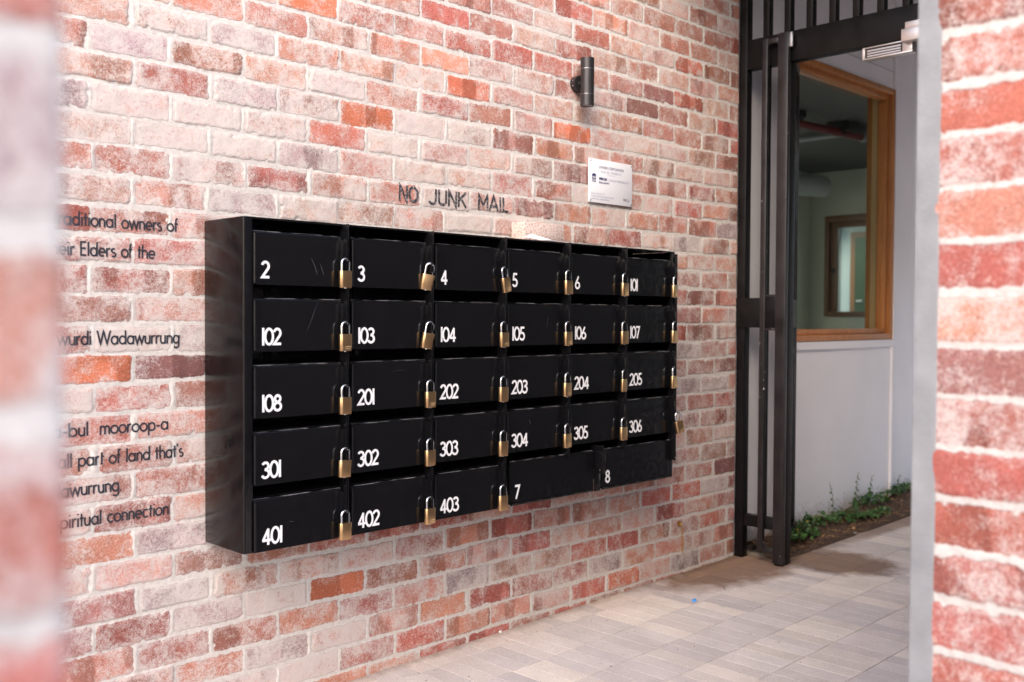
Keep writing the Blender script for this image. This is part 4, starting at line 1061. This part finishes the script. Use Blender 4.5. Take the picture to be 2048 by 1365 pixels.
w2 = bpy.data.objects.new('window', None); link(w2, bw); w2.location = (-RX1, -1.6, 0)
b = MB()
for a, c in (((RX1-.03, oy0, oz0), (RX1+.10, oy0+.05, oz1)), ((RX1-.03, oy1-.05, oz0), (RX1+.10, oy1, oz1)), ((RX1-.03, oy0+.05, oz1-.075), (RX1+.10, oy1-.05, oz1)), ((RX1-.03, oy0+.05, oz0), (RX1+.10, oy1-.05, oz0+.06))): b.box(a, c, bev=.004)
b.build('frame', M_wood2, w2, True)
b = MB()
for a, c in (((RX1+.02, oy0+.051, oz0+.061), (RX1+.07, oy0+.12, oz1-.076)), ((RX1+.02, oy1-.135, oz0+.061), (RX1+.07, oy1-.051, oz1-.076)), ((RX1+.02, oy0+.121, oz1-.14), (RX1+.07, oy1-.136, oz1-.076))): b.box(a, c, bev=.003)
b.build('sash', M_wood2, w2, True)
b = MB(); b.box((RX1+.03, oy0+.1, oz0+.05), (RX1+.036, oy1-.1, oz1-.08)); b.build('glass_pane', M_glass, w2)
b = MB(); b.box((RX1-.012, oy1-.115, 1.80), (RX1+.019, oy1-.080, 1.86), bev=.004); b.build('latch', M_dark, w2)
# courtyard seen through it
M_cw = mat('pale blue white cladding', (.50, .61, .66), .6)
cy = thing('courtyard_wall', 'pale blue wall with a dark green door seen through the far window', 'wall', (13.6, 2, 0))
b = MB(); b.box((13.6, -.5, 0), (13.7, 6, 4)); o = b.build('cladding', M_cw, cy); o.location = (-13.6, -2, 0)
dj = MB(); dj.box((13.54, 2.55, 0), (13.599, 3.91, 2.5)); o = dj.build('door_frame', M_wood2, cy); o.location = (-13.6, -2, 0)
dd = MB(); dd.box((13.50, 2.65, 0), (13.539, 3.82, 2.42)); o = dd.build('door', mat('green door', (.012, .05, .025), .4), cy); o.location = (-13.6, -2, 0)
dh = MB(); dh.box((13.46, 3.69, 1.50), (13.499, 3.78, 1.53), bev=.005); o = dh.build('handle', M_steel, cy); o.location = (-13.6, -2, 0)
b = MB()
for i in range(46): b.box((13.1, 1.0+i*.085, 2.62), (13.16, 1.06+i*.085, 2.70))
b.box((13.161, .9, 2.60), (13.2, 4.9, 2.85)); o = b.build('louvre', mat('louvre blades', (.75, .85, .9), .5), cy); o.location = (-13.6, -2, 0)
b = MB(); b.box((13.20, .9, 2.72), (13.599, 5.2, 2.9)); o = b.build('eave', mat('eave', (.2, .2, .22), .7), cy); o.location = (-13.6, -2, 0)
b = MB(); b.cyl((13.58, 4.09, .9), (13.58, 4.09, 2.7), .012, 8); o = b.build('downpipe', mat('grey pipe', (.18, .2, .22), .5), cy); o.location = (-13.6, -2, 0)
# services under the room ceiling
M_red = mat('red pipe paint', (.20, .022, .022), .45)
pp = thing('sprinkler_pipe', 'dark red sprinkler pipe running below the room ceiling behind the glass', 'pipe', (8, .8, 2.86))
pa, pb = Vector((6.1, 1.55, 2.90)), Vector((10.9, 1.15, 2.90))
b = MB(); b.cyl(pa, pb, .033, 16); o = b.build('tube', M_red, pp, True); o.location = (-8, -.8, -2.86)
for t in (.22, .52, .8):
    q = pa+(pb-pa)*t; e = (pb-pa).normalized(); b = MB(); b.cyl(q-e*.03, q+e*.03, .041, 16); o = b.build('coupling', mat('pipe clamp', (.35, .33, .32), .4), pp, True); o.location = (-8, -.8, -2.86)
    b = MB(); b.cyl(q, (q.x, q.y, RZ), .006, 8); o = b.build('hanger', M_steel, pp, True); o.location = (-8, -.8, -2.86)
b = MB(); b.cyl((0, 0, 0), (0, 0, -.05), .06, 24); b.cyl((0, 0, -.05), (0, 0, -.075), .05, 24, r2=.03)
o = b.build('smoke_detector', M_dark, None, True); o.location = (7.6, 1.42, RZ-.001); tag(o, 'round dark detector on the room ceiling behind the glass', 'detector')
b = MB(); b.box((-.16, -.11, -.09), (.16, .11, 0), bev=.012); b.cyl((-.10, 0, -.091), (-.10, 0, -.12), .05, 20)
o = b.build('projector', M_dark, None, True); o.location = (8.35, 1.38, RZ-.001); tag(o, 'dark box fitting hanging from the room ceiling behind the glass', 'projector')
b = MB()
for s in (0, .12): b.box((8.5, .95+s, RZ-.075), (8.53, 1.0+s, RZ-.07))
b.box((8.6, .55, RZ-.06), (8.66, 3.1, RZ-.025), bev=.004)
o = b.build('cable_tray', mat('galvanised tray', (.30, .31, .30), .4, metal=.6), None, True); tag(o, 'thin metal cable tray across the room ceiling behind the glass', 'cable tray')
b = MB(); b.cyl((9.5, 2.98, 2.76), (10.5, 2.73, 2.76), .12, 24, caps=True); o = b.build('air_duct', mat('wrapped duct', (.52, .52, .47), .6), None, True); tag(o, 'pale round air duct high in the far room corner', 'duct')
b = MB(); b.cyl((5.95, .62, RZ), (5.95, .62, 2.80), .022, 14); b.cyl((5.95, .62, 2.80), (5.95, .62, 2.77), .034, 14); o = b.build('drop_pipe', mat('bright zinc pipe', (.6, .62, .62), .35, metal=.5), None, True); tag(o, 'short zinc pipe dropping from the ceiling at the left of the glass', 'pipe')

# ------------------------------------------------------------------ garden bed
rnd = random.Random(12)
def bed_h(x, y): return fz(x)+.018+.045*math.exp(-((y+.04)/.07)**2)+.012*math.sin(x*9.)+.012*math.sin(x*23+y*31)
b = MB(); NX, NY = 150, 16; g_ = []
for i in range(NX+1):
    row = []
    for j in range(NY+1):
        x = 4.53+3.2*i/NX; y = -.243+.260*j/NY
        row.append(b.bm.verts.new((x, y, (bed_h(x, y)+rnd.uniform(-.006, .006)) if 0 < j else fz(x)-.02)))
    g_.append(row)
for i in range(NX):
    for j in range(NY): b.bm.faces.new((g_[i][j], g_[i+1][j], g_[i+1][j+1], g_[i][j+1]))
o = b.build('soil', mat('dark garden soil', (.085, .050, .032), .95, noise=.5, nscale=60, bump=.8, bscale=120), None, True); o['kind'] = 'structure'
b = MB()
for i in range(520):
    x = 4.58+rnd.random()**1.3*2.6; y = rnd.uniform(-.23, .0); z = bed_h(x, y)+rnd.uniform(0, .012); L = rnd.uniform(.015, .06); a = rnd.uniform(0, 6.28)
    d = Vector((math.cos(a)*L, math.sin(a)*L*.6, rnd.uniform(-.012, .016))); p0 = Vector((x, y, z)); p1 = p0+d; p1.y = min(p1.y, .012)
    b.bar(p0, p1, .0022, .0016)
for i in range(90):
    x = 4.6+rnd.random()*2.5; y = rnd.uniform(-.23, -.01); z = bed_h(x, y)+.004; s = rnd.uniform(.007, .014); a = rnd.uniform(0, 6.28)
    c, s_ = math.cos(a)*s, math.sin(a)*s; t = rnd.uniform(-.006, .006)
    b.quad([(x-c, y-s_, z), (x+s_*.5, y-c*.5, z+t), (x+c, y+s_, z+.003), (x-s_*.5, y+c*.5, z-t+.004)])
o = b.build('leaf_litter', mat('dry mulch straw', (.30, .17, .085), .9, noise=.6, nscale=15), None); o['kind'] = 'stuff'
o['label'] = 'dry brown stems and fallen leaves over the soil of the narrow garden bed'; o['category'] = 'leaf litter'
def leaf_mat():
    m = bpy.data.materials.new('fig leaf'); m.use_nodes = True; n = m.node_tree; b = n.nodes["Principled BSDF"]; b.inputs["Roughness"].default_value = .42
    a = n.nodes.new("ShaderNodeAttribute"); a.attribute_name = 'lc'; n.links.new(a.outputs["Color"], b.inputs["Base Color"])
    b.inputs["Subsurface Weight"].default_value = 0
    return m
M_leaf = leaf_mat(); M_stem = mat('plant stem', (.10, .075, .035), .7)
def leaf_shape(V, F, C, p, d, nrm, L, col):
    d = d.normalized(); sd = d.cross(nrm).normalized(); nn = sd.cross(d).normalized()
    pr = [(0, 0, 0), (.30, .36, .05), (.62, .34, .04), (1, 0, -.10), (.62, -.34, .04), (.30, -.36, .05), (.35, 0, -.03), (.68, 0, -.05)]
    i = len(V)
    for a, s, h in pr: V.append(tuple(p+d*a*L+sd*s*L+nn*h*L)); C.append(col)
    F += [(i, i+6, i+1), (i+1, i+6, i+7, i+2), (i+2, i+7, i+3), (i, i+5, i+6), (i+5, i+4, i+7, i+6), (i+4, i+3, i+7)]
def creeper(x, y, rx, ry, hgt, n, label, sprigs=(), seed=0):
    rn = random.Random(seed); V = []; F = []; C = []; st = MB()
    base = Vector((x, y, bed_h(x, y)))
    t = thing('creeping_plant', label, 'plant', base, 'leafy plants in the garden bed')
    for i in range(n):
        a = rn.uniform(0, 6.28); r = math.sqrt(rn.random()); px = rx*r*math.cos(a); py = ry*r*math.sin(a)
        lump = .55+.45*math.sin(px*38+seed)*math.cos(py*55+seed*2)
        z = hgt*(1-r*r*.75)*lump*rn.uniform(.35, 1.)+.01
        if y+py > .008: py = .008-y-rn.random()*.02
        d = Vector((rn.gauss(0, 1), rn.gauss(-.25, 1), rn.gauss(-.15, .5))); nr = Vector((rn.gauss(0, .5), rn.gauss(-.5, .5), 1))
        g = rn.random(); col = (.022+.05*g, .075+.10*g, .018+.016*g, 1) if rn.random() > .06 else (.22, .20, .04, 1)
        leaf_shape(V, F, C, Vector((px, py, z)), d, nr, rn.uniform(.016, .030), col)
        if i % 7 == 0: st.tube([(px*.2, py*.2, 0), (px*.6, py*.6, z*.7), (px, py, z)], .0013, 5)
    for (sx, sy, sh, lean) in sprigs:
        pts = [Vector((sx+lean*(k/6)**2+.006*math.sin(k*2), sy, sh*k/6)) for k in range(7)]
        st.tube(pts, [.0016-.00014*k for k in range(7)], 5)
        for k in range(1, 13):
            q = pts[0].lerp(pts[-1], k/12); q.x = sx+lean*(k/12)**2
            side = -1 if k % 2 else 1
            col = (.03+.07*k/12, .09+.10*k/12, .02, 1) if k < 11 else (.30, .26, .07, 1)
            leaf_shape(V, F, C, q, Vector((side*.9, rn.uniform(-.6, .3), -.5)), Vector((side*.3, -1, .6)), rn.uniform(.020, .030)*(1-.3*k/12), col)
    me = bpy.data.meshes.new('foliage'); me.from_pydata(V, [], F); at = me.attributes.new('lc', 'FLOAT_COLOR', 'POINT'); at.data.foreach_set('color', np.array(C, np.float32).ravel())
    me.materials.append(M_leaf); link(bpy.data.objects.new('foliage', me), t)
    st.build('stems', M_stem, t)
#PLANTS
creeper(4.90, -.12, .17, .080, .095, 330, 'bushy green creeper nearest the black gate', (), 1)
creeper(5.20, -.05, .22, .055, .085, 190, 'low green creeper climbing the foot of the white wall behind the first clump', (), 2)
creeper(5.52, -.08, .19, .070, .095, 220, 'green creeper with one tall curling sprig in front of the white wall', ((-.08, .03, .24, -.06),), 3)
creeper(5.90, -.05, .22, .060, .095, 190, 'green creeper with two short upright sprigs below the window', ((-.15, .02, .20, .03), (-.02, .0, .17, .05)), 4)
creeper(6.45, -.03, .30, .050, .085, 200, 'flat spreading creeper at the white cover strip', ((-.10, .01, .11, .04),), 5)
creeper(7.05, -.02, .16, .060, .20, 220, 'taller dark green clump farthest along the bed beside the grey concrete edge', (), 6)
creeper(5.75, -.16, .20, .035, .04, 130, 'thin creeper trailing along the paver edge of the bed', (), 7)
